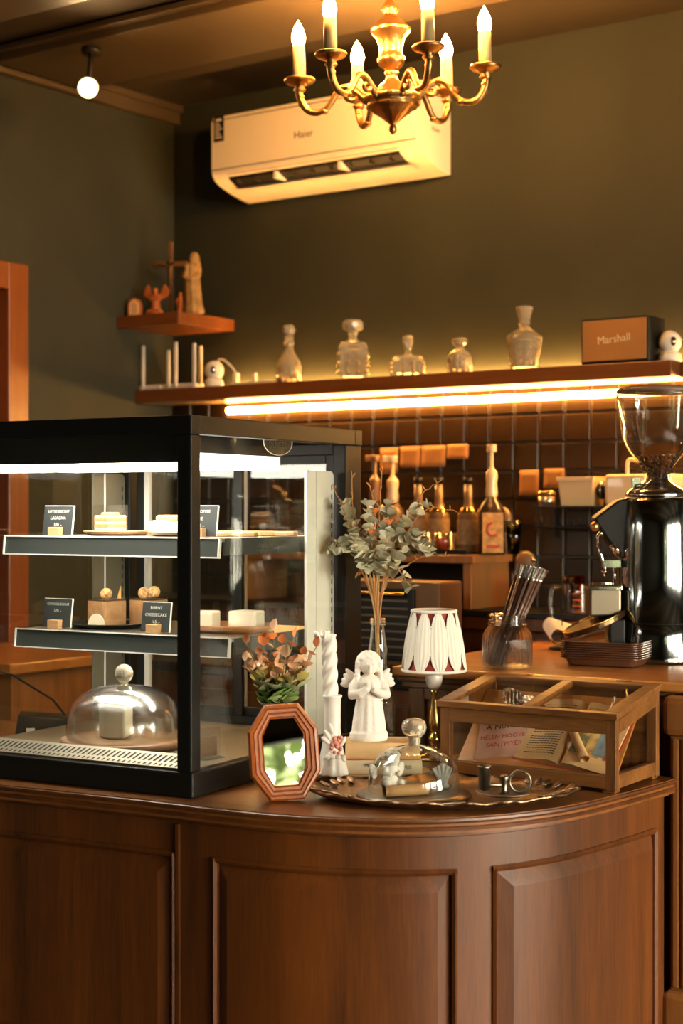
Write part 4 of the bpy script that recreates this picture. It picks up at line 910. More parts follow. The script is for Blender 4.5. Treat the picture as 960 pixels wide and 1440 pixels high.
for k in range(6):
    a = k*PI/3
    if arm is None:
        g = G(); P = [Vector((r*sC, 0, zc_(y))) for r, y in ap]; Q = [bez(P, q/40) for q in range(41)]
        g.tube(Q, [.0105-.0025*math.sin(PI*q/40) for q in range(41)], 10)
        g.tube([Vector(((57+(10-8*q/18)*math.cos(1.2+q*.42))*sC, 0, zc_(131-(10-8*q/18)*math.sin(1.2+q*.42)))) for q in range(19)], [.0085-.00025*q for q in range(19)], 8)
        for r_, y_, s_ in ((97, 150, .011), (131, 127, .0105), (36, 140, .012)): g.ball((r_*sC, 0, zc_(y_)), (s_, s_, s_*.7), 12, 8)
        for j in range(4): g.ball((0, 0, 0), (.004, .0055, .016), 8, 6, Matrix.Translation((126*sC+.004*j, 0, zc_(141)+.005*j)) @ Matrix.Rotation(.9-.3*j, 4, 'Y'))
        arm = link('arm', g, M_gilt, ch)
        c0 = (132*sC, 0, 0)
        g = G(); g.lathe(cprof([(5,100),(21,101),(22.5,103),(19,107),(11,110),(6,113),(9,117),(5,121),(3,123)]), 28, c0, fl=14, fa=.02); link('drip_pan', g, M_gilt, arm)
        g = G(); g.lathe(cprof([(7.5,54),(8.5,55),(9.2,101)]), 20, c0); link('candle_sleeve', g, M_candle, arm)
        g = G(); g.lathe(cprof([(0,18),(2,22),(5.5,28),(9,38),(9.6,44),(8,51),(6,55)]), 18, c0); link('flame_bulb', g, M_bulb, arm)
    else:
        o = arm.copy(); COL.objects.link(o); o.rotation_euler = (0, 0, a)
        for c in arm.children: d = c.copy(); COL.objects.link(d); d.parent = o
# ================================================================== ceiling spotlight at left
psl = dep(124, 124, 4.55)
t = thing('ceiling_spotlight', 'small black lit spotlight on the ceiling beam above the left wall', 'spotlight', psl)
aim = (CP-psl).to_track_quat('Z', 'Y').to_matrix().to_4x4()
g = G(); g.lathe([(0, -.10), (.028, -.10), (.032, -.09), (.032, .004), (.029, .004), (.026, -.01), (0, -.014)], 24, M=aim); link('housing', g, M_black, t)
g = G(); g.ball((0, 0, -.002), (.0235, .0235, .014), 16, 8, aim); link('lamp_bulb', g, glow('spot_glow', (1, .62, .26), P_SPOT), t)
g = G(); g.tube([(-.04, .045, .03), (-.045, .06, .13)], .008, 8); g.lathe([(0, .118), (.03, .118), (.03, .135), (0, .135)], 20, (-.045, .06, 0)); link('bracket', g, M_black, t)
# ================================================================== wall air conditioner
AX0, AX1 = -3.342, -2.548
ac = thing('air_conditioner', 'white wall-mounted split air conditioner with black energy sticker', 'air conditioner', (AX0, 0, 0))
AW = AX1-AX0
pf = [(4.195, 2.835), (4.03, 2.835), (4.008, 2.828), (4.0, 2.81), (4.0, 2.66), (4.002, 2.645), (4.008, 2.632), (4.020, 2.620), (4.05, 2.606), (4.10, 2.592), (4.15, 2.582), (4.195, 2.576)]
g = G(); g.grid([[(x, y, z) for y, z in pf] for x in (0, AW)], True, True); g.f += [tuple(range(len(pf))), tuple(len(pf)+k for k in range(len(pf)))[::-1]]; g.sm += [False, False]
body_ac = link('casing', g, plain('warm_white_plastic', (.86, .79, .66), .30), ac)
em = body_ac.modifiers.new('split', 'EDGE_SPLIT'); em.split_angle = .7
g = G(); g.box(.0, AW, 3.9985, 4.0, 2.652, 2.6545); g.box(.001, AW-.001, 3.9982, 4.0, 2.813, 2.815); link('panel_seam', g, M_blackpl, ac)
def under(y): # height of the underside at depth y
    for (y0, z0), (y1, z1) in zip(pf[4:], pf[5:]):
        if y0 <= y <= y1+1e-6 and y1 > y0: return z0+(z1-z0)*(y-y0)/(y1-y0)
    return 2.58
g = G(); ys = [4.006, 4.02, 4.045, 4.075]; g.grid([[(x, y, under(y)-.0012) for y in ys] for x in (.06, AW-.07)], False); link('outlet', g, M_blackpl, ac)
g = G(); ys = [4.062, 4.085, 4.12]; rows = [[(x, y, under(y)-.010) for y in ys] for x in (.05, AW-.06)]; g.grid(rows, False); g.grid([[(x, y, under(y)-.004) for y in ys] for x in (.05, AW-.06)], False); vn = link('louvre_vane', g, body_ac.data.materials[0], ac)
for i in range(9):
    x = .09+i*(AW-.20)/8; g = G(); g.box(x, x+.003, 4.02, 4.06, 2.606, 2.622); link('louvre_fin', g, M_pewter, ac)
g = G(); g.box(.25, .262, 4.008, 4.08, 2.600, 2.622); g.box(.50, .512, 4.008, 4.08, 2.600, 2.622); link('louvre_support', g, M_white, ac)
g = G(); g.box(.012, .052, 3.9975, 4.0, 2.745, 2.825); sk = link('energy_sticker', g, M_blackpl, ac)
g = G(); 
for j in range(6): g.box(.017, .047-.006*(j % 3), 3.9970, 3.9976, 2.755+j*.009, 2.759+j*.009)
g.box(.020, .044, 3.9970, 3.9976, 2.81, 2.818); link('sticker_print', g, M_white, sk)
text('lettering', 'Haier', .034, M_ink, ac, Matrix.Translation((.375, 3.9985, 2.722)) @ UPRIGHT)
text('lettering', 'Haier', .022, M_ink, ac, Matrix.Translation((AW+.0008, 4.11, 2.70)) @ Matrix.Rotation(PI/2, 4, 'Z') @ UPRIGHT)
# ================================================================== long shelf with light strip
ZS = 1.949
sh = thing('long_wall_shelf', 'long brown wooden wall shelf with glowing light strip along its back', 'shelf', (0, 0, 0))
XE = -1.737
g = G(); g.box(XL+.001, XE, 4.0, 4.158, ZS-.044, ZS); link('shelf_board', g, M_shelf, sh, .003)
g = G(); g.box(XL+.02, XE-.01, 4.02, 4.156, ZS-.0455, ZS-.044); link('lit_underside', g, M_offwhite, sh)  # added cream sheet, its paleness stands for light from the strip
for z_, r_ in ((ZS-.070, .0105), (ZS+.001, .007)):
    g = G(); g.tube([(XL+.26, 4.180, z_), (-1.2, 4.180, z_)], r_, 10); link('light_strip', g, M_led, sh)
g = G(); g.box(XL+.02, XL+.06, 4.158, 4.2, ZS-.04, ZS-.01); g.box(-2.7, -2.66, 4.158, 4.2, ZS-.04, ZS-.01); link('wall_bracket', g, M_black, sh)
g = G(); g.box(XE, -1.2, 4.06, 4.158, ZS-.044, ZS); link('shelf_return', g, M_shelf, sh, .003)
# decanters
def on_shelf(px, Y=4.085): p = ony(px, 520, Y); return Vector((p.x, p.y, ZS+.0008)), (p-CP).dot(FW)/FPX
def dec(lb, px, body, stop, n, extra=PI/4, yb=530):
    p, s = on_shelf(px); t = thing('crystal_decanter', lb, 'decanter', p, RZ, 'crystal decanters on the long shelf')
    k = 1.28 if n == 4 else 1.03
    g = G(); R_ = Matrix.Rotation(extra, 4, 'Z')
    pr = [(r*s*(k if sq else 1), h*s) for r, h, sq in body]
    g.lathe([(0, .0006)]+pr+[(pr[-1][0]*.75, pr[-1][1]-.001), (pr[-1][0]*.6, pr[-1][1]*.72), (pr[1][0]*.72, pr[1][1]*.92), (pr[0][0]*.72, .010), (0, .010)], n if n > 4 else 4, M=R_, smooth=(n > 12), cap=False)
    bd = link('bottle_body', g, M_crystal, t, .0018 if n <= 8 else 0)
    g = G()
    for j in range(10):                                # cut facets round the lower body
        a = 2*PI*j/10; r_ = body[0][0]*s*(.98 if n > 4 else 1.0)
        for h in (.25, .5, .75): g.ball((r_*math.cos(a), r_*math.sin(a), body[1][1]*s*h), (.0055, .0055, .009), 6, 4)
    link('cut_facets', g, M_crystal, bd)
    g = G(); g.lathe([(r*s, h*s) for r, h in stop], 12, smooth=False); link('stopper', g, M_crystal, t)
dec('slim crystal decanter with sloping shoulders and ball stopper, first from the left', 406, [(16,0,1),(17.5,26,1),(15,32,1),(7,47,0),(6,52,0),(8.5,57,0),(6,61,0),(7.5,66,0)], [(4,62),(6,67),(9,72),(9.5,77),(7,82),(0,84)], 16)
dec('square crystal decanter with broad flat mushroom stopper', 496, [(21,0,1),(22,47,1),(19,51,1),(10,55,0),(8,60,0),(9,66,0)], [(5,62),(7,68),(12,70),(14,74),(14.5,80),(12,84),(0,84)], 4)
dec('low wide crystal decanter with narrow tapered stopper', 573, [(23,0,1),(24,24,1),(20,28,1),(8,31,0),(5,35,0),(7,38,0)], [(4,36),(6,41),(8,48),(8,56),(6,58),(0,58)], 4)
dec('smallest round-shouldered crystal decanter with button stopper', 646, [(15.5,0,1),(16,26,1),(13,31,0),(8,34,0),(6,37,0),(8,40,0)], [(5,37),(8,40),(11,44),(11,49),(8,51),(0,51)], 16)
dec('tallest tapering crystal decanter with flared stopper next to the speaker', 737, [(19,0,1),(25,46,1),(24,49,1),(9,59,0),(7,62,0),(9,66,0),(7,70,0)], [(6,66),(8,72),(10,78),(12.5,88),(11.5,90),(0,90)], 8)
# speaker
p0 = ony(816, 505, 4.02); p1 = ony(912, 505, 4.02); SW = p1.x-p0.x
t = thing('wooden_speaker', 'boxy black and brown speaker with woven wood-coloured front on the shelf', 'speaker', (p0.x, 4.02, ZS+.0008))
hS = .128; g = G(); g.box(0, SW, 0, .11, 0, hS); link('cabinet', g, M_black, t, .006, 3)
m_gr, n_, l_, b_ = mat('speaker_grille'); tc_ = n_.new('ShaderNodeTexCoord'); wv = n_.new('ShaderNodeTexWave'); wv.bands_direction = 'Z'; wv.inputs['Scale'].default_value = 70; l_.new(tc_.outputs['Object'], wv.inputs['Vector'])
cr_ = n_.new('ShaderNodeValToRGB'); cr_.color_ramp.elements[0].color = (.30, .13, .035, 1); cr_.color_ramp.elements[1].color = (.50, .25, .08, 1); l_.new(wv.outputs['Fac'], cr_.inputs['Fac']); l_.new(cr_.outputs['Color'], b_.inputs['Base Color']); b_.inputs['Roughness'].default_value = .8
g = G(); g.box(.007, SW-.007, -.003, 0, .008, hS-.007); gr = link('front_grille', g, m_gr, t, .001)
text('lettering', 'Marshall', .030, plain('pale_gilt_letter', (.80, .66, .44), .4), gr, Matrix.Translation((SW/2, -.0035, hS*.52)) @ Matrix.Rotation(-.06, 4, 'Y') @ UPRIGHT @ Matrix.Shear('XZ', 4, (0, 0)), extrude=.001)
# security cameras
def sec_cam(lb, px, Y, rz):
    p, s = on_shelf(px, Y); t = thing('security_camera', lb, 'camera', p, rz)
    g = G(); g.lathe([(0, 0), (.030, 0), (.033, .004), (.031, .020), (.024, .030), (0, .031)], 28); link('base', g, M_white, t)
    g = G(); g.ball((0, 0, .056), .032, 24, 16); hd = link('head', g, M_white, t)
    g = G(); g.ball((0, -.0095, .056), (.0175, .0245, .022), 20, 12, Matrix.Identity(4)); link('lens_window', g, M_blackpl, hd)
    g = G(); g.lathe([(0, -.0005), (.007, 0), (.006, .0015), (0, .002)], 16, M=Matrix.Translation((0, -.0340, .056)) @ Matrix.Rotation(PI/2, 4, 'X')); link('lens', g, M_chrome, hd)
sec_cam('white pan security camera beside the routers on the left of shelf', 301, 4.06, RZ-.05)
sec_cam('white pan security camera at the right end of shelf beside speaker', 941, 4.09, RZ+.15)
# routers
def router(lb, pxs, tops, body, Y=4.07):
    p, s = on_shelf(body[0], Y); q, _ = on_shelf(body[1], Y); t = thing('wifi_router', lb, 'router', p)
    w_ = q.x-p.x; g = G(); g.box(0, w_, -.05, .05, 0, .016); link('housing', g, M_white, t, .004)
    for x, y in zip(pxs, tops):
        yy = 4.02 if x % 2 else 4.115; a = ony(x, 520, yy); ss = (a-CP).dot(FW)/FPX
        top = CZ+(714-y)*ss; g = G(); g.box(a.x-p.x-.006, a.x-p.x+.006, yy-Y-.004, yy-Y+.004, .004, top-ZS); link('antenna', g, M_white, t, .002)
router('white router with upright antennas at the far left of long shelf', (201, 214, 237), (487, 491, 493), (199, 239))
router('white router with tall antennas next to the left security camera', (247, 273, 282), (481, 483, 487), (244, 284))
p, s = on_shelf(330, 4.08); q, _ = on_shelf(390, 4.08)
t = thing('power_adapter', 'flat white adapter strip with cable loop behind the left security camera', 'adapter', p); g = G(); g.box(0, q.x-p.x, -.02, .02, 0, .012); link('strip', g, M_white, t, .003)
a, _ = on_shelf(358, 4.08); g = G(); g.box(a.x-p.x-.006, a.x-p.x+.006, -.006, .006, .012, .042); g.box(.0, .014, -.01, .01, .012, .045); link('plug', g, M_white, t, .002)
g = G(); g.tube([bez([Vector(v) for v in ((.007, 0, .04), (-.005, -.005, .062), (-.035, -.01, .088), (-.058, -.01, .092), (-.070, -.01, .074))], q_/20) for q_ in range(21)], .0035, 8); link('cable', g, M_white, t)
# ================================================================== corner shelf with figures
ZK = 2.19
cs = thing('corner_shelf', 'square brown wooden corner shelf carrying religious figures', 'shelf'); g = G(); g.box(XL+.001, -3.407, 3.91, YB-.001, ZK-.040, ZK); link('board', g, M_shelf, cs, .002)
def on_corner(px, Y): p = ony(px, 440, Y); return Vector((p.x, p.y, ZK+.0008))
M_terra = plain('terracotta_paint', (.40, .11, .025), .55, var=.25, vscale=40); M_antique = plain('antique_ivory', (.34, .20, .07), .6, var=.35, vscale=40); M_dkwood = plain('dark_crucifix_wood', (.12, .06, .022), .5)
t = thing('arched_plaque', 'small arched orange plaque with pale woven face on the corner shelf', 'plaque', on_corner(190, 3.955), .45)
ar = [(-.024, 0), (.024, 0)]+[(.024*math.cos(q*PI/10), .036+.026*math.sin(q*PI/10)) for q in range(11)]
g = G(); g.prism(ar, -.008, .008, UPRIGHT); link('frame', g, M_terra, t, .002)
g = G(); g.prism([(x*.70, .006+z*.80) for x, z in ar], .0082, .0095, UPRIGHT); fc = link('face', g, M_offwhite, t)
g = G()
for k in range(4):
    for sg in (1, -1): g.box(-.014, .014, -.0108, -.0096, -.001, .001, Matrix.Translation((0, 0, .015+k*.010)) @ Matrix.Rotation(sg*.7, 4, 'Y'))
link('lattice', g, M_terra, fc)
t = thing('winged_figurine', 'small orange winged angel figurine with raised wings on the corner shelf', 'figurine', on_corner(219, 3.98), .3)
g = G(); g.lathe([(0, 0), (.036, 0), (.034, .010), (.018, .016), (.013, .05), (.010, .07), (.006, .078), (0, .08)], 18); g.ball((0, -.002, .086), .0095, 12, 8)
for s in (-1, 1):
    for j in range(6): g.ball((0, 0, .028), (.0055, .004, .034-.003*j), 8, 6, Matrix.Translation((s*.010, .006, .052)) @ Matrix.Rotation(s*(.36+.13*j), 4, 'Y'))
    g.tube([(s*.009, 0, .068), (s*.018, -.010, .056), (s*.008, -.018, .060)], [.005, .0045, .004], 8)
    g.ball((s*.02, -.012, .012), (.012, .010, .010), 10, 6)
fused(link('figurine_body', g, M_terra, t), .003, 2, .4)
pk = on_corner(240, 4.06); t = thing('standing_crucifix', 'tall dark wooden crucifix standing at the back of corner shelf', 'crucifix', pk, .45)
g = G(); g.box(-.035, .035, -.022, .022, 0, .016); g.box(-.008, .008, -.006, .006, .016, .262); g.box(-.058, .058, -.006, .006, .178, .194); link('cross', g, M_dkwood, t, .002)
g = G(); g.tube([(-.045, -.011, .188), (-.012, -.012, .178), (0, -.012, .172), (.012, -.012, .178), (.045, -.011, .188)], [.003, .0045, .006, .0045, .003], 8); g.tube([(0, -.012, .176), (0, -.012, .140), (.003, -.016, .115), (0, -.012, .085)], [.0085, .008, .006, .004], 10); g.ball((0, -.013, .192), .0075, 12, 8)
fused(link('figure', g, plain('bronze_figure', (.11, .055, .02), .5), t), .002, 2, .4)
t = thing('robed_figurine', 'tiny orange robed figurine between the crucifix and tall robed statue', 'figurine', on_corner(254, 3.99), .3)
g = G(); g.lathe([(0, 0), (.014, 0), (.012, .01), (.0105, .04), (.009, .055), (.005, .062), (0, .064)], 16); g.ball((0, 0, .067), .0075, 12, 8); g.ball((-.010, -.004, .042), (.006, .006, .012), 8, 6); fused(link('figurine_body', g, M_terra, t), .002, 2, .4)
t = thing('robed_statue', 'tall ivory robed statue of a veiled woman holding a child', 'statue', on_corner(271, 4.0), .35)
g = G(); n = 28; rows = []
for r_, z_, ox in ((.034, 0, .004), (.035, .008, .004), (.030, .03, .003), (.027, .08, 0), (.027, .12, -.003), (.028, .140, -.004), (.024, .158, -.002), (.013, .170, 0)):
    rows.append([(ox+r_*(1+.07*math.cos(9*2*PI*k/n))*math.cos(2*PI*k/n), .8*r_*(1+.07*math.cos(9*2*PI*k/n))*math.sin(2*PI*k/n), z_) for k in range(n)])
g.grid(rows, True, True); g.f += [tuple(range(n))[::-1], tuple((len(rows)-1)*n+k for k in range(n))]; g.sm += [True, True]
g.ball((.003, -.003, .183), (.0145, .0145, .018), 14, 10); g.ball((.004, .003, .183), (.018, .016, .022), 14, 10); g.ball((.006, .006, .160), (.020, .014, .025), 12, 8)
g.ball((-.016, -.018, .128), (.010, .009, .020), 12, 8); g.ball((-.015, -.021, .152), .0085, 12, 8)
g.tube([(.022, 0, .150), (.026, -.012, .125), (.004, -.026, .112), (-.016, -.026, .112)], [.009, .009, .007, .005], 9); g.tube([(-.024, 0, .148), (-.028, -.012, .125), (-.018, -.024, .118)], [.009, .008, .006], 9)
fused(link('statue_body', g, M_antique, t), .0025, 2, .4)
# ================================================================== things on the raised bar
BRX = Vector((math.cos(BR), math.sin(BR), 0)); BRY = Vector((-math.sin(BR), math.cos(BR), 0))
ZB_ = ZBAR+.0008
# ---- ribbed jar of wrapped straws
pj = dep(713, 940, 3.66); pj.z = ZB_; sJ = 3.66/FPX
t = facing('ribbed_glass_jar', 'ribbed clear glass jar holding wrapped straws on the bar', 'jar', pj)
g = G(); g.lathe([(0, .002), (.050, .002), (.056, .006), (.0575, .016), (.0575, .062), (.0555, .078), (.048, .090), (.0415, .096), (.0405, .100)], 180, fl=36, fa=.016, cap=False); g.lathe([(0, .006), (.046, .006), (.0525, .016), (.0525, .062), (.0505, .078), (.044, .089), (.0385, .096), (.0385, .100)], 48, cap=False); link('jar_body', g, M_ribglass, t)
g = G(); g.lathe([(.0405, .099), (.0405, .122)], 40, cap=False)
for z_, r_ in ((.101, .0435), (.109, .0415), (.121, .0425)): g.tube([(r_*math.cos(2*PI*k/40), r_*math.sin(2*PI*k/40), z_) for k in range(40)], .0022, 6, True)
link('jar_rim', g, M_jar, t)
M_straw = plain('brown_straw', (.15, .078, .052), .3, coat=.6); M_wrap = pane_glass('straw_wrapper', (.93, .88, .84), .6, .14, .03)
r5 = random.Random(21); st0 = None
for k in range(24):
    a = k*2.4; rr = math.sqrt((k+.5)/24)
    b0 = Vector((-.026+.018*math.cos(a)*rr, .020*math.sin(a)*rr, .008)); tp = Vector((.048+.034*rr*math.cos(a)+.004, .030*rr*math.sin(a), .222+r5.uniform(-.008, .008)-.010*rr*math.cos(a)))
    d = tp-b0; L = d.length
    if st0 is None:
        st0 = thing('wrapped_straw', 'dark straw in clear crinkled wrapper leaning in the ribbed glass jar', 'straw', pj, RZ, 'wrapped straws in the ribbed jar'); o = st0
        g = G(); g.tube([(0, 0, 0), (0, 0, .215)], .0030, 8); link('straw', g, M_straw, o)
        g = G(); g.lathe([(.0046, .0), (.0046, .212)], 10, cap=False); link('wrapper', g, M_wrap, o)
        g = G(); g.lathe([(.0046, .211), (.0032, .217), (.0062, .224), (.0050, .229), (.0078, .240)], 10, fl=5, fa=.30, cap=False); link('crinkled_end', g, M_crinkle, o)
    else: o = dup(st0, pj)
    o.location = pj+Matrix.Rotation(RZ, 3, 'Z') @ b0
    o.rotation_mode = 'QUATERNION'; o.rotation_quaternion = (Matrix.Rotation(RZ, 3, 'Z') @ d).to_track_quat('Z', 'Y')
# ---- receipt spike
pS = onz(790, 913, ZB_); t = facing('receipt_spike', 'black receipt spike with thin upright rod on the bar', 'spike', pS)
g = G(); g.lathe([(0, 0), (.034, 0), (.036, .004), (.020, .010), (.006, .013), (0, .013)], 28); link('base', g, M_blackpl, t)
g = G(); g.tube([(0, 0, .010), (0, 0, .228)], .0016, 6); link('rod', g, M_blackpl, t)
t = facing('curled_receipt', 'curled white paper receipt pierced on the black spike', 'paper', pS+Vector((0, 0, .014)), .2)
g = G(); rows = []
for k in range(21):
    q = k/20
    if q < .45: a = PI*.95-q/.45*PI*.95*.98; x = -.024-.016*math.sin(a*1.0)*1.1; z_ = .022-.020*math.cos(PI*.95-a+.0)
    else: x = -.024+(q-.45)*.155; z_ = .042-(q-.45)*.050
    rows.append([(x, yy, z_+.42*(yy+.03)) for yy in (-.032, 0, .032)])
g.grid(rows, True)
o = link('paper_sheet', g, plain('receipt_paper', (.86, .82, .75), .8), t)
# ---- stack of brown trays
pT = onz(800, 935, ZB_); TA = math.radians(9)
TW, TL, r_c = .192, .42, .022
pT = pT+Vector((-.020*math.cos(TA)+.020*math.sin(TA), -.020*math.sin(TA)-.020*math.cos(TA), 0))
def rrect(w_, l_, r_, n=5):
    o = []
    for cx_, cy_, a0 in ((w_-r_, r_, -PI/2), (w_-r_, l_-r_, 0), (r_, l_-r_, PI/2), (r_, r_, PI)):
        for k in range(n+1): a = a0+PI/2*k/n; o.append((cx_+r_*math.cos(a), cy_+r_*math.sin(a)))
    return o
M_tray = plain('brown_tray_plastic', (.125, .050, .026), .30, coat=.3)
g = G(); outs = []
def off(d): return [(d+x*(TW-2*d)/TW, d+y*(TL-2*d)/TL) for x, y in rrect(TW, TL, r_c)]
for d, z_ in ((.020, 0), (.014, .002), (.006, .0185), (0, .0188), (0, .0206), (.003, .0209), (.015, .005), (.021, .0025)): outs.append([(x, y, z_) for x, y in off(d)])
g.grid(outs, True, True); m_ = len(outs[0]); g.f += [tuple(range(m_))[::-1], tuple((len(outs)-1)*m_+k for k in range(m_))]; g.sm += [False, False]
tr0 = None
for k in range(8):
    lb = ['bottom brown serving tray resting directly on the bar', 'brown serving tray second from the bottom of the stack', 'brown serving tray third from the bottom of the stack', 'brown serving tray fourth from the bottom of the stack', 'brown serving tray fourth from the top of the stack', 'brown serving tray third from the top of the stack', 'brown serving tray second from the top of the stack', 'topmost brown serving tray of the stack on the bar'][k]
    t = thing('serving_tray', lb, 'tray', pT+Vector((r5.uniform(-.001, .001), r5.uniform(-.001, .001), .0052*k)), TA, 'stacked brown serving trays')
    if tr0 is None: tr0 = link('tray_body', g, M_tray, t); e_ = tr0.modifiers.new('split', 'EDGE_SPLIT'); e_.split_angle = .6
    else: o = tr0.copy(); COL.objects.link(o); o.parent = t
# ---- coffee grinder
tg_ = 3.83; sG = tg_/FPX; pG = dep(924, 714, tg_); pG.z = ZB_
def gz(y): return CZ+(714-y)*sG-ZB_
M_grind = plain('dark_chrome_body', (.30, .31, .30), .10, 1)
gr = facing('coffee_grinder', 'large polished coffee grinder with clear bean hopper on the bar', 'coffee grinder', pG)
R0 = 56*sG
g = G(); g.lathe([(0, 0), (R0*1.10, 0), (R0*1.12, .006), (R0*1.10, .014), (R0*1.03, gz(893)), (R0*1.015, gz(875)), (R0*1.0, gz(874)), (R0*.995, gz(800)), (R0*.96, gz(740)), (R0*.90, gz(706)), (R0*.84, gz(700)), (0, gz(699))], 64); bd = link('motor_body', g, M_grind, gr)
g = G(); g.tube([(R0*1.012*math.cos(2*PI*k/48), R0*1.012*math.sin(2*PI*k/48), gz(874)) for k in range(48)], .0012, 5, True); link('body_seam', g, M_blackpl, bd)
g = G()
for j in range(3):
    for k in range(6): a = -PI/2+.60+.10*k; g.add([(R0*1.004*math.cos(a+q*.1), R0*1.004*math.sin(a+q*.1), gz(757+j*6)+dz) for dz in (-.002, .002) for q in (0, 1)], [(0,1,3,2)])
link('badge_bars', g, M_ink, bd)
g = G(); g.lathe([(0, gz(700)), (44*sG, gz(699)), (45*sG, gz(694)), (39*sG, gz(688)), (26*sG, gz(681)), (18*sG, gz(676)), (16*sG, gz(665)), (0, gz(664))], 48); link('collar', g, M_chrome, gr)
g = G(); g.box(-36*sG, -24*sG, -.010, .002, gz(686), gz(672)); g.tube([(-.055, -.02, gz(684)), (-.02, -.028, gz(678))], .003, 8); link('lock_lever', g, M_chrome, gr)
g = G(); g.lathe([(15*sG, gz(676)), (16*sG, gz(668)), (26*sG, gz(652)), (40*sG, gz(634)), (48*sG, gz(620)), (52*sG, gz(600)), (55*sG, gz(565)), (57*sG, gz(553)), (58*sG, gz(551))], 56, cap=False); hp = link('bean_hopper', g, M_dome, gr)
g = G(); g.tube([(57.5*sG*math.cos(2*PI*k/56), 57.5*sG*math.sin(2*PI*k/56), gz(556)) for k in range(56)], .0028, 6, True); link('hopper_rim', g, M_jar, hp)
g = G(); g.lathe([(0, gz(543)), (38*sG, gz(543)), (50*sG, gz(545)), (58*sG, gz(549)), (58*sG, gz(552)), (0, gz(552))], 48); link('hopper_lid', g, plain('smoky_lid', (.22, .15, .10), .2), hp)
M_bean = plain('coffee_bean', (.045, .018, .008), .35); g = G(); g.ball((0, 0, 0), (.006, .0042, .0034), 8, 6); b0_ = None
g2 = G(); r6 = random.Random(2)
for k in range(260):
    q = r6.random(); z_ = gz(672)+(gz(640)-gz(672))*q; rm = (13+18*q)*sG; a = r6.random()*2*PI; rr = rm*math.sqrt(r6.random()); g2.ball((0, 0, 0), (.006, .0042, .0034), 6, 4, Matrix.Translation((rr*math.cos(a), rr*math.sin(a), z_)) @ Matrix.Rotation(r6.random()*6, 4, 'X') @ Matrix.Rotation(r6.random()*6, 4, 'Z'))
bn = link('coffee_beans', g2, M_bean, hp); bn['kind'] = 'stuff'
def gp(x, y): return ((x-924)*sG, gz(y))
ct = [gp(*p) for p in ((884, 700), (866, 703), (833, 728), (835, 735), (868, 784), (884, 790))]
g = G(); g.prism(ct, -.036, .036, UPRIGHT); link('dosing_chute', g, M_blackpl, gr, .005)
g = G(); g.ball((*gp(833, 740)[:1], -.03, gp(833, 740)[1]), .0115, 16, 10); link('dial_knob', g, M_gilt, gr)
def g3(x, y, d=-.03): a = gp(x, y); return (a[0], d, a[1])
g = G(); g.tube([g3(838, 768), g3(837, 754), g3(841, 748), g3(845, 752)], .0045, 8); g.tube([g3(838, 762), g3(842, 780), g3(847, 797), g3(848, 806)], .0045, 8); g.tube([g3(844, 800), g3(849, 807), g3(850, 803)], .006, 8); g.box(gp(844, 0)[0], gp(868, 0)[0], -.045, -.015, gp(0, 797)[1], gp(0, 787)[1]); g.tube([g3(862, 795, -.02), g3(862, 822, -.02)], .004, 8); g.tube([g3(858, 765), g3(868, 780)], .010, 12); link('portafilter_fork', g, M_chrome, gr, .0)
g = G(); g.box(gp(824, 0)[0], gp(868, 0)[0], -.052, .02, gp(0, 865)[1], gp(0, 826)[1]); link('grounds_box', g, plain('warm_steel', (.26, .22, .16), .42, 1), gr, .005)
g = G(); g.box(gp(822, 0)[0], gp(869, 0)[0], -.055, .023, gp(0, 828)[1], gp(0, 823)[1]); g.tube([g3(830, 820, -.02), g3(858, 820, -.02)], .003, 8); link('grounds_box_rim', g, M_chrome, gr, .002)
PM = Matrix.Translation(g3(831, 872, -.035)) @ Matrix.Rotation(-math.radians(22), 4, 'Y') @ Matrix.Rotation(math.radians(4), 4, 'X')
el = [(.078*math.cos(2*PI*k/36), .060*math.sin(2*PI*k/36)) for k in range(36)]
g = G(); g.prism(el, -.012, 0, PM); dp_ = link('catch_tray', g, plain('smoked_brass', (.10, .06, .025), .25, .8), gr, .002)
g = G(); g.tube([PM @ Vector((x, y, .001)) for x, y in el], .0020, 8, True); link('tray_rim', g, M_brass, dp_)
g = G(); g.box(gp(850, 0)[0], gp(872, 0)[0], -.07, .0, .012, gp(0, 868)[1]); link('tray_support', g, M_blackpl, gr, .004)
# ---- measuring jug and amber tumbler
pm_ = dep(812, 902, 4.42); pm_.z = ZB_; sm_ = 4.42/FPX
t = facing('measuring_jug', 'clear glass measuring jug with handle and red marks behind receipt spike', 'jug', pm_)
g = G(); g.lathe([(0, .002), (.033, .002), (.036, .008), (.038, .15), (.040, .158)], 32, cap=False); jb = link('jug_body', g, M_jar, t)
g = G(); g.tube([bez([Vector(v) for v in ((-.036, 0, .148), (-.058, 0, .150), (-.072, 0, .140), (-.075, 0, .10), (-.072, 0, .05))], q/20) for q in range(21)], .0065, 10); link('handle', g, M_jar, jb)
g = G()
for j in range(6):
    for k in range(6-2*(j % 2)): a = -PI/2-.5+.17*k; g.add([(.0388*math.cos(a+q*.16), .0388*math.sin(a+q*.16), .045+j*.017+dz) for dz in (0, .0022) for q in (0, 1)], [(0,1,3,2)])
link('red_marks', g, plain('amber_print', (.45, .12, .02), .6), jb)
pt_ = ony(806, 800, 4.08); t = facing('amber_tumbler', 'small amber glass tumbler on the ledge behind the measuring jug', 'glass', Vector((pt_.x, pt_.y, 1.2558)))
M_amber = pane_glass('amber_glass', (.80, .36, .12), .8, .05, .03)
g = G(); g.lathe([(0, .002), (.028, .002), (.034, .10), (.032, .10), (.026, .006), (0, .006)], 28); link('tumbler_body', g, M_amber, t)
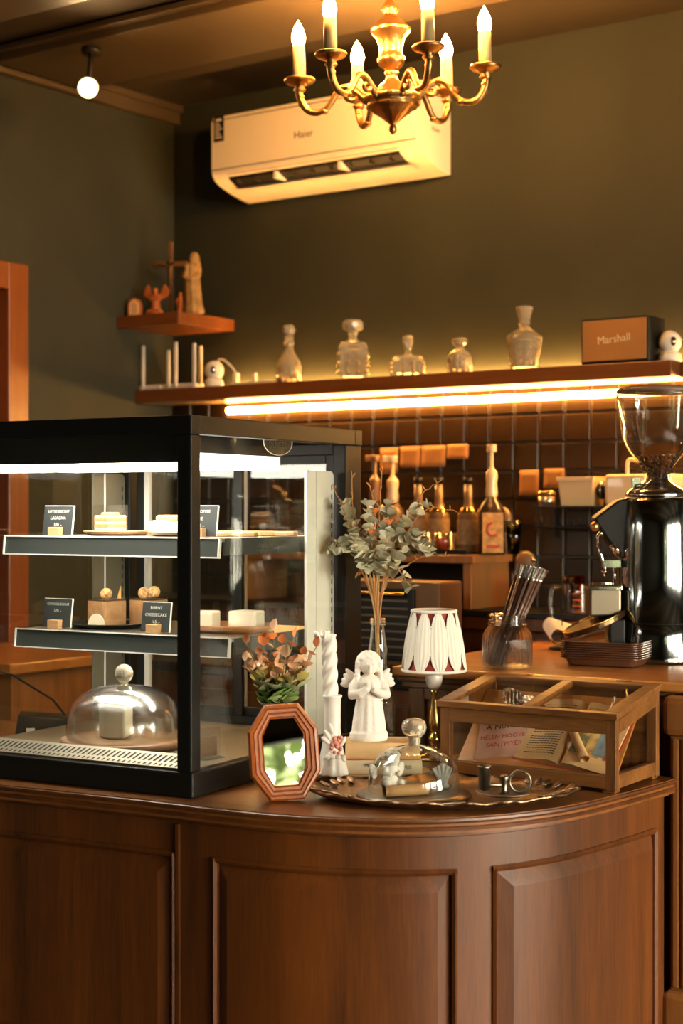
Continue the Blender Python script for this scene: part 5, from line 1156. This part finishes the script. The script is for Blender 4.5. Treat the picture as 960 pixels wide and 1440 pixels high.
# ================================================================== wooden niche box with bottles
NB = thing('wooden_niche_box', 'open-fronted wooden box on the ledge carrying the syrup bottles', 'box', (-2.335, 3.958, 1.2556))
NW, ND, NH = .46, .228, .157
g = G(); g.box(-NW-.4, .012, -.008, ND, NH-.024, NH); link('top_board', g, M_pil, NB, .002)
g = G(); g.box(-.026, 0, 0, ND-.002, 0, NH-.024); link('side_board', g, M_pil, NB, .002)
g = G(); g.box(-NW-.4, -NW-.37, 0, ND-.002, 0, NH-.024); link('side_board', g, M_pil, NB, .002)
g = G(); g.box(-NW-.37, -.026, ND-.012, ND-.002, 0, NH-.024); link('back_board', g, M_black, NB)
ZN = 1.2556+NH+.0006
def on_box(px, Y=4.06): p = ony(px, 770, Y); return Vector((p.x, p.y, ZN)), (p-CP).dot(FW)/FPX
p, s = on_box(640, 4.03); t = thing('black_bottle_tray', 'flat black tray under the syrup bottles on the niche box', 'tray', p, 0)
g = G(); g.box(-.12, .07, -.055, .06, 0, .006); g.box(-.12, .07, -.055, -.051, .006, .014); link('tray_body', g, M_blackpl, t, .002)
M_syrup = plain('dusty_brown_glass', (.20, .12, .06), .25, coat=.4); M_label = plain('tan_label', (.56, .28, .08), .7, var=.4, vscale=50)
for lb, px, top, Y, c in (('long-necked brown syrup bottle partly behind the eucalyptus', 588, 672, 4.10, 1), ('long-necked brown syrup bottle second from the left', 617, 672, 4.09, 1), ('long-necked brown syrup bottle beside the labelled pump bottle', 658, 672, 4.05, 1)):
    p, s = on_box(px, Y); p.z += .0065; t = thing('syrup_bottle', lb, 'bottle', p, 0, 'long-necked syrup bottles'); H = CZ+(714-top)*s-p.z
    g = G(); g.lathe([(0, 0), (14*s, 0), (15*s, .004), (15*s, H*.48), (13*s, H*.54), (7.2*s, H*.62), (6*s, H*.68), (5.8*s, H*.92), (0, H*.92)], 24); link('bottle_body', g, M_syrup, t)
    g = G(); g.lathe([(6.6*s, H*.92), (6.6*s, H), (0, H)], 20); link('cap', g, M_blackpl, t)
    g = G(); g.lathe([(15.2*s, H*.10), (15.2*s, H*.44)], 24, cap=False); link('label', g, plain('grey_brown_label', (.30, .20, .10), .7, var=.3, vscale=60), t)
    g = G(); g.lathe([(13.3*s, H*.515), (13.5*s, H*.54), (9*s, H*.60)], 24, cap=False); link('shoulder_band', g, M_brass, t)
def pump_bottle(lb, px, top, Y, bodym, hb, label=True, pm=None):
    p, s = on_box(px, Y); t = thing('pump_bottle', lb, 'bottle', p, RZ); H = CZ+(714-top)*s-p.z
    g = G(); g.lathe([(0, 0), (hb*s, 0), (hb*s*1.05, .004), (hb*s*1.05, H*.40), (hb*s*.8, H*.46), (9*s, H*.50), (7*s, H*.56), (0, H*.56)], 24); link('bottle_body', g, bodym, t)
    g = G(); g.lathe([(8*s, H*.50), (8.5*s, H*.57), (7.3*s, H*.65), (8.5*s, H*.70), (8*s, H*.745), (4.5*s, H*.775), (2.6*s, H*.80), (2.6*s, H*.93), (0, H*.93)], 20); g.box(-14*s*(not label), 6*s, -4*s, 4*s, H*.935, H); g.lathe([(7*s, H*.93), (7*s, H), (0, H)], 16); link('pump', g, pm or M_offwhite, t, .002)
    if label:
        g = G(); g.prism([(-.8*hb*s, .02*H), (.8*hb*s, .02*H), (.8*hb*s, .38*H), (-.8*hb*s, .38*H)], hb*s*.92, hb*s*1.09, UPRIGHT); lb_ = link('label', g, M_label, t)
        g = G(); g.tube([(.45*hb*s*math.cos(q*PI/8), -hb*s*1.10, .23*H+.5*hb*s*math.sin(q*PI/8)) for q in range(4, 15)], .0035, 6); g.box(-.5*hb*s, .5*hb*s, -hb*s*1.105, -hb*s*1.09, .06*H, .09*H); link('label_print', g, M_red, lb_)
pump_bottle('dark pump bottle with tan label and cream pump at the right', 691, 625, 4.04, plain('dark_bottle_glass', (.05, .028, .014), .15, coat=.5), 18)
pump_bottle('cream pump bottle half hidden behind the eucalyptus leaves', 552, 641, 4.08, M_syrup, 17, False)
pump_bottle('dark pump bottle furthest left against the tiles', 527, 640, 4.12, M_blackpl, 14, False, M_syrup)
for lb, px, Y, m in (('small clear glass with red drink on the bottle tray', 622, 4.005, 1), ('small clear glass beside the red drink on tray', 606, 4.01, 0), ('small empty glass behind red drink on the bottle tray', 637, 4.045, 0), ('dark green glass standing right of the labelled pump bottle', 722, 4.08, 2)):
    p, s = on_box(px, Y); p.z += .0065 if m < 2 else 0; t = thing('small_glass', lb, 'glass', p, 0); h_ = .056 if m < 2 else .10
    g = G(); g.lathe([(0, .001), (.019, .001), (.024, h_), (.022, h_), (.0175, .004), (0, .004)], 24); link('glass_body', g, M_jar if m < 2 else pane_glass('green_glass', (.25, .30, .20), .8, .05, .03), t)
    if m == 1: g = G(); g.lathe([(0, .005), (.0175, .005), (.0205, h_*.72), (0, h_*.72)], 20); link('red_drink', g, plain('red_drink', (.55, .05, .01), .2), t)
p, s = on_box(706, 4.13); t = thing('round_bottle', 'round brown flask behind the labelled pump bottle', 'bottle', p); g = G(); g.ball((0, 0, .10), (.032, .018, .040), 18, 12); g.lathe([(.018, 0), (.020, .06), (.012, .07)], 16); link('flask_body', g, M_syrup, t)
p, s = on_box(519, 4.03); t = thing('copper_pot', 'small copper pot behind the lower eucalyptus leaves', 'pot', p); g = G(); g.lathe([(0, 0), (.030, 0), (.034, .02), (.030, .055), (.024, .07), (.027, .076), (.023, .074), (0, .02)], 28); link('pot_body', g, plain('copper', (.70, .30, .14), .25, 1), t)
p, s = on_box(536, 4.11); t = thing('brass_shaker', 'brass cocktail shaker behind the eucalyptus and twigs', 'shaker', p); g = G(); g.lathe([(0, 0), (.022, 0), (.027, .10), (.022, .118), (.012, .128), (.012, .142), (0, .146)], 24); link('shaker_body', g, M_brass, t)
# paper notes on the tiles
M_note = plain('orange_brown_paper', (.27, .125, .038), .8, var=.12, vscale=30)
for lb, x0, x1, y0, y1 in (('first orange paper note from the left, behind cream pump bottle', 534, 559, 630, 666), ('second orange paper note from the left on the tiles', 562, 590, 628, 657), ('third and widest orange paper note from the left', 592, 626, 627, 656), ('fourth orange paper note from the left, shorter', 628, 658, 625, 645), ('orange paper note left of the pair above the rack', 730, 757, 661, 697), ('orange paper note right of the pair above the rack', 764, 793, 659, 686)):
    a = ony(x0, y0, YB-.016); b = ony(x1, y1, YB-.016); t = thing('paper_note', lb, 'note', Vector((a.x, YB-.0145, b.z)), 0, 'paper notes on the tiled wall')
    w_ = b.x-a.x; h_ = a.z-b.z; g = G(); g.grid([[(w_*k/4, -.004*(1-j/4)**2, h_*j/4) for k in range(5)] for j in range(5)], True); sh_ = link('paper_sheet', g, M_note, t); so = sh_.modifiers.new('thick', 'SOLIDIFY'); so.thickness = .0006
# oven in the gap
po_ = ony(618, 819, 3.64); ov = thing('countertop_oven', 'bronze countertop oven with dark slatted window behind the lampshade', 'oven', (po_.x, 3.64, 1.1006))
OW, OH = .40, po_.z-1.1006
g = G(); g.box(-OW, 0, 0, .12, .012, OH); link('housing', g, plain('bronze_enamel', (.15, .072, .028), .35, .3), ov, .006)
g = G(); g.box(-OW+.02, -.075, -.012, 0, .03, OH-.02); dr = link('oven_door', g, M_blackpl, ov, .004)
g = G()
for k in range(8): g.box(-OW+.04, -.095, -.014, -.012, .045+k*.021, .050+k*.021)
link('window_slat', g, plain('oven_slat', (.10, .07, .04), .4), dr)
g = G(); g.tube([(-OW+.04, -.03, OH-.035), (-.095, -.03, OH-.035)], .005, 8); g.tube([(-OW+.05, -.03, OH-.035), (-OW+.05, -.01, OH-.035)], .004, 8); g.tube([(-.105, -.03, OH-.035), (-.105, -.01, OH-.035)], .004, 8); link('door_handle', g, M_brass, dr)
for z_ in (.06, .13): g = G(); g.lathe([(0, 0), (.016, 0), (.014, .014), (0, .014)], 18, M=Matrix.Translation((-.036, 0, z_)) @ UPRIGHT); link('control_knob', g, M_brass, ov)
for x in (-OW+.02, -.04): g = G(); g.box(x, x+.02, .02, .10, 0, .012); link('foot', g, M_blackpl, ov)
# rack on the wall
ra = ony(748, 712, 4.04); rb_ = ony(950, 712, 4.04)
rk = thing('wall_rack', 'dark two-tier wire rack on the tiled wall behind the grinder', 'rack', (ra.x, 4.04, ra.z))
RWd = rb_.x-ra.x
g = G(); g.box(0, RWd, 0, .145, -.006, 0); link('upper_shelf', g, M_black, rk, .001)
g = G(); g.box(0, RWd, 0, .145, -.062, -.057); link('lower_shelf', g, M_black, rk, .001)
for x in (.004, RWd*.5, RWd-.01): g = G(); g.box(x, x+.006, .13, .146, -.09, .0); link('upright', g, M_black, rk)
for k in range(14): 
    if k > 2: continue
g = G()
for k in range(22): g.tube([(.01+k*(RWd-.02)/21, .003, -.057), (.01+k*(RWd-.02)/21, .003, -.03)], .002, 5)
wr = link('wire_guard', g, M_blackpl, rk); wr['kind'] = 'stuff'
zr = ra.z+.0006
a = ony(783, 700, 4.06); b = ony(834, 700, 4.06); t = thing('cream_bin', 'tapered cream storage bin on the wall rack', 'bin', ((a.x+b.x)/2, 4.105, zr)); w_ = (b.x-a.x)/2*.97
g = G(); hb = .083; g.v = [(-w_*.9, -.035, 0), (w_*.9, -.035, 0), (w_*.9, .035, 0), (-w_*.9, .035, 0), (-w_, -.045, hb), (w_, -.045, hb), (w_, .045, hb), (-w_, .045, hb), (-w_+.004, -.041, hb), (w_-.004, -.041, hb), (w_-.004, .041, hb), (-w_+.004, .041, hb), (-w_*.86, -.03, .006), (w_*.86, -.03, .006), (w_*.86, .03, .006), (-w_*.86, .03, .006)]
g.f = [(3,2,1,0)]+[(i, (i+1) % 4, 4+(i+1) % 4, 4+i) for i in range(4)]+[(4+i, 4+(i+1) % 4, 8+(i+1) % 4, 8+i) for i in range(4)]+[(8+i, 8+(i+1) % 4, 12+(i+1) % 4, 12+i) for i in range(4)]+[(12,13,14,15)]; g.sm = [False]*len(g.f)
link('bin_body', g, M_offwhite, t, .003); g = G(); g.box(-w_-.003, w_+.003, -.048, -.044, hb-.012, hb); link('bin_rim', g, M_offwhite, t, .001)
a = ony(769, 700, 4.09); t = thing('round_tin', 'short round brass-coloured tin left of the cream bin', 'tin', (a.x, 4.09, zr)); g = G(); g.lathe([(0, 0), (.024, 0), (.026, .03), (0, .03)], 28); link('tin_body', g, M_steel, t); g = G(); g.lathe([(.027, .029), (.027, .044), (0, .045)], 28); link('lid', g, M_brass, t)
a = ony(850, 700, 4.06); b = ony(945, 700, 4.06); zt_ = CZ+(714-667)*((a-CP).dot(FW)/FPX)-zr
t = thing('cream_machine', 'boxy cream machine with black dial and wire handle behind the grinder', 'appliance', (a.x, 4.055, zr)); w_ = b.x-a.x
g = G(); g.box(0, w_, 0, .12, 0, zt_); link('housing', g, M_offwhite, t, .010, 3)
g = G(); g.lathe([(0, 0), (.022, 0), (.024, .006), (.024, .028), (.020, .033), (0, .034)], 24, M=Matrix.Translation((0, .04, .045)) @ Matrix.Rotation(-PI/2, 4, 'Y')); dl = link('dial', g, M_blackpl, t)
g = G(); g.tube([(-.020, .04+.0245*math.cos(2*PI*k/24), .045+.0245*math.sin(2*PI*k/24)) for k in range(24)], .0018, 6, True); link('dial_ring', g, M_chrome, dl)
g = G(); g.tube([bez([Vector(v) for v in ((.048, .05, zt_-.004), (.048, .05, zt_+.030), (.056, .05, zt_+.042), (.072, .05, zt_+.040), (.10, .05, zt_+.036))], q/16) for q in range(17)], .0055, 8); link('wire_handle', g, M_offwhite, t)
# round gauge on the tiles
a = ony(739, 790, YB-.02); t = thing('round_wall_timer', 'small round dark timer with brass knob on the tiles above straws', 'timer', (a.x, YB-.0135, a.z))
g = G(); g.lathe([(0, 0), (.030, 0), (.033, .006), (.031, .014), (.026, .017), (0, .018)], 28, M=UPRIGHT); link('case', g, M_syrup, t)
g = G(); g.ball((.031, -.014, .006), .008, 12, 8); link('knob', g, M_brass, t)
# lettering becomes plain mesh
dg = bpy.context.evaluated_depsgraph_get()
for o in [o for o in sc.objects if o.type == 'FONT']:
    me = bpy.data.meshes.new_from_object(o.evaluated_get(dg)); nm = o.name; par = o.parent; M_ = o.matrix_local.copy()
    bpy.data.objects.remove(o); q = bpy.data.objects.new('lettering', me); COL.objects.link(q); q.parent = par; q.matrix_local = M_
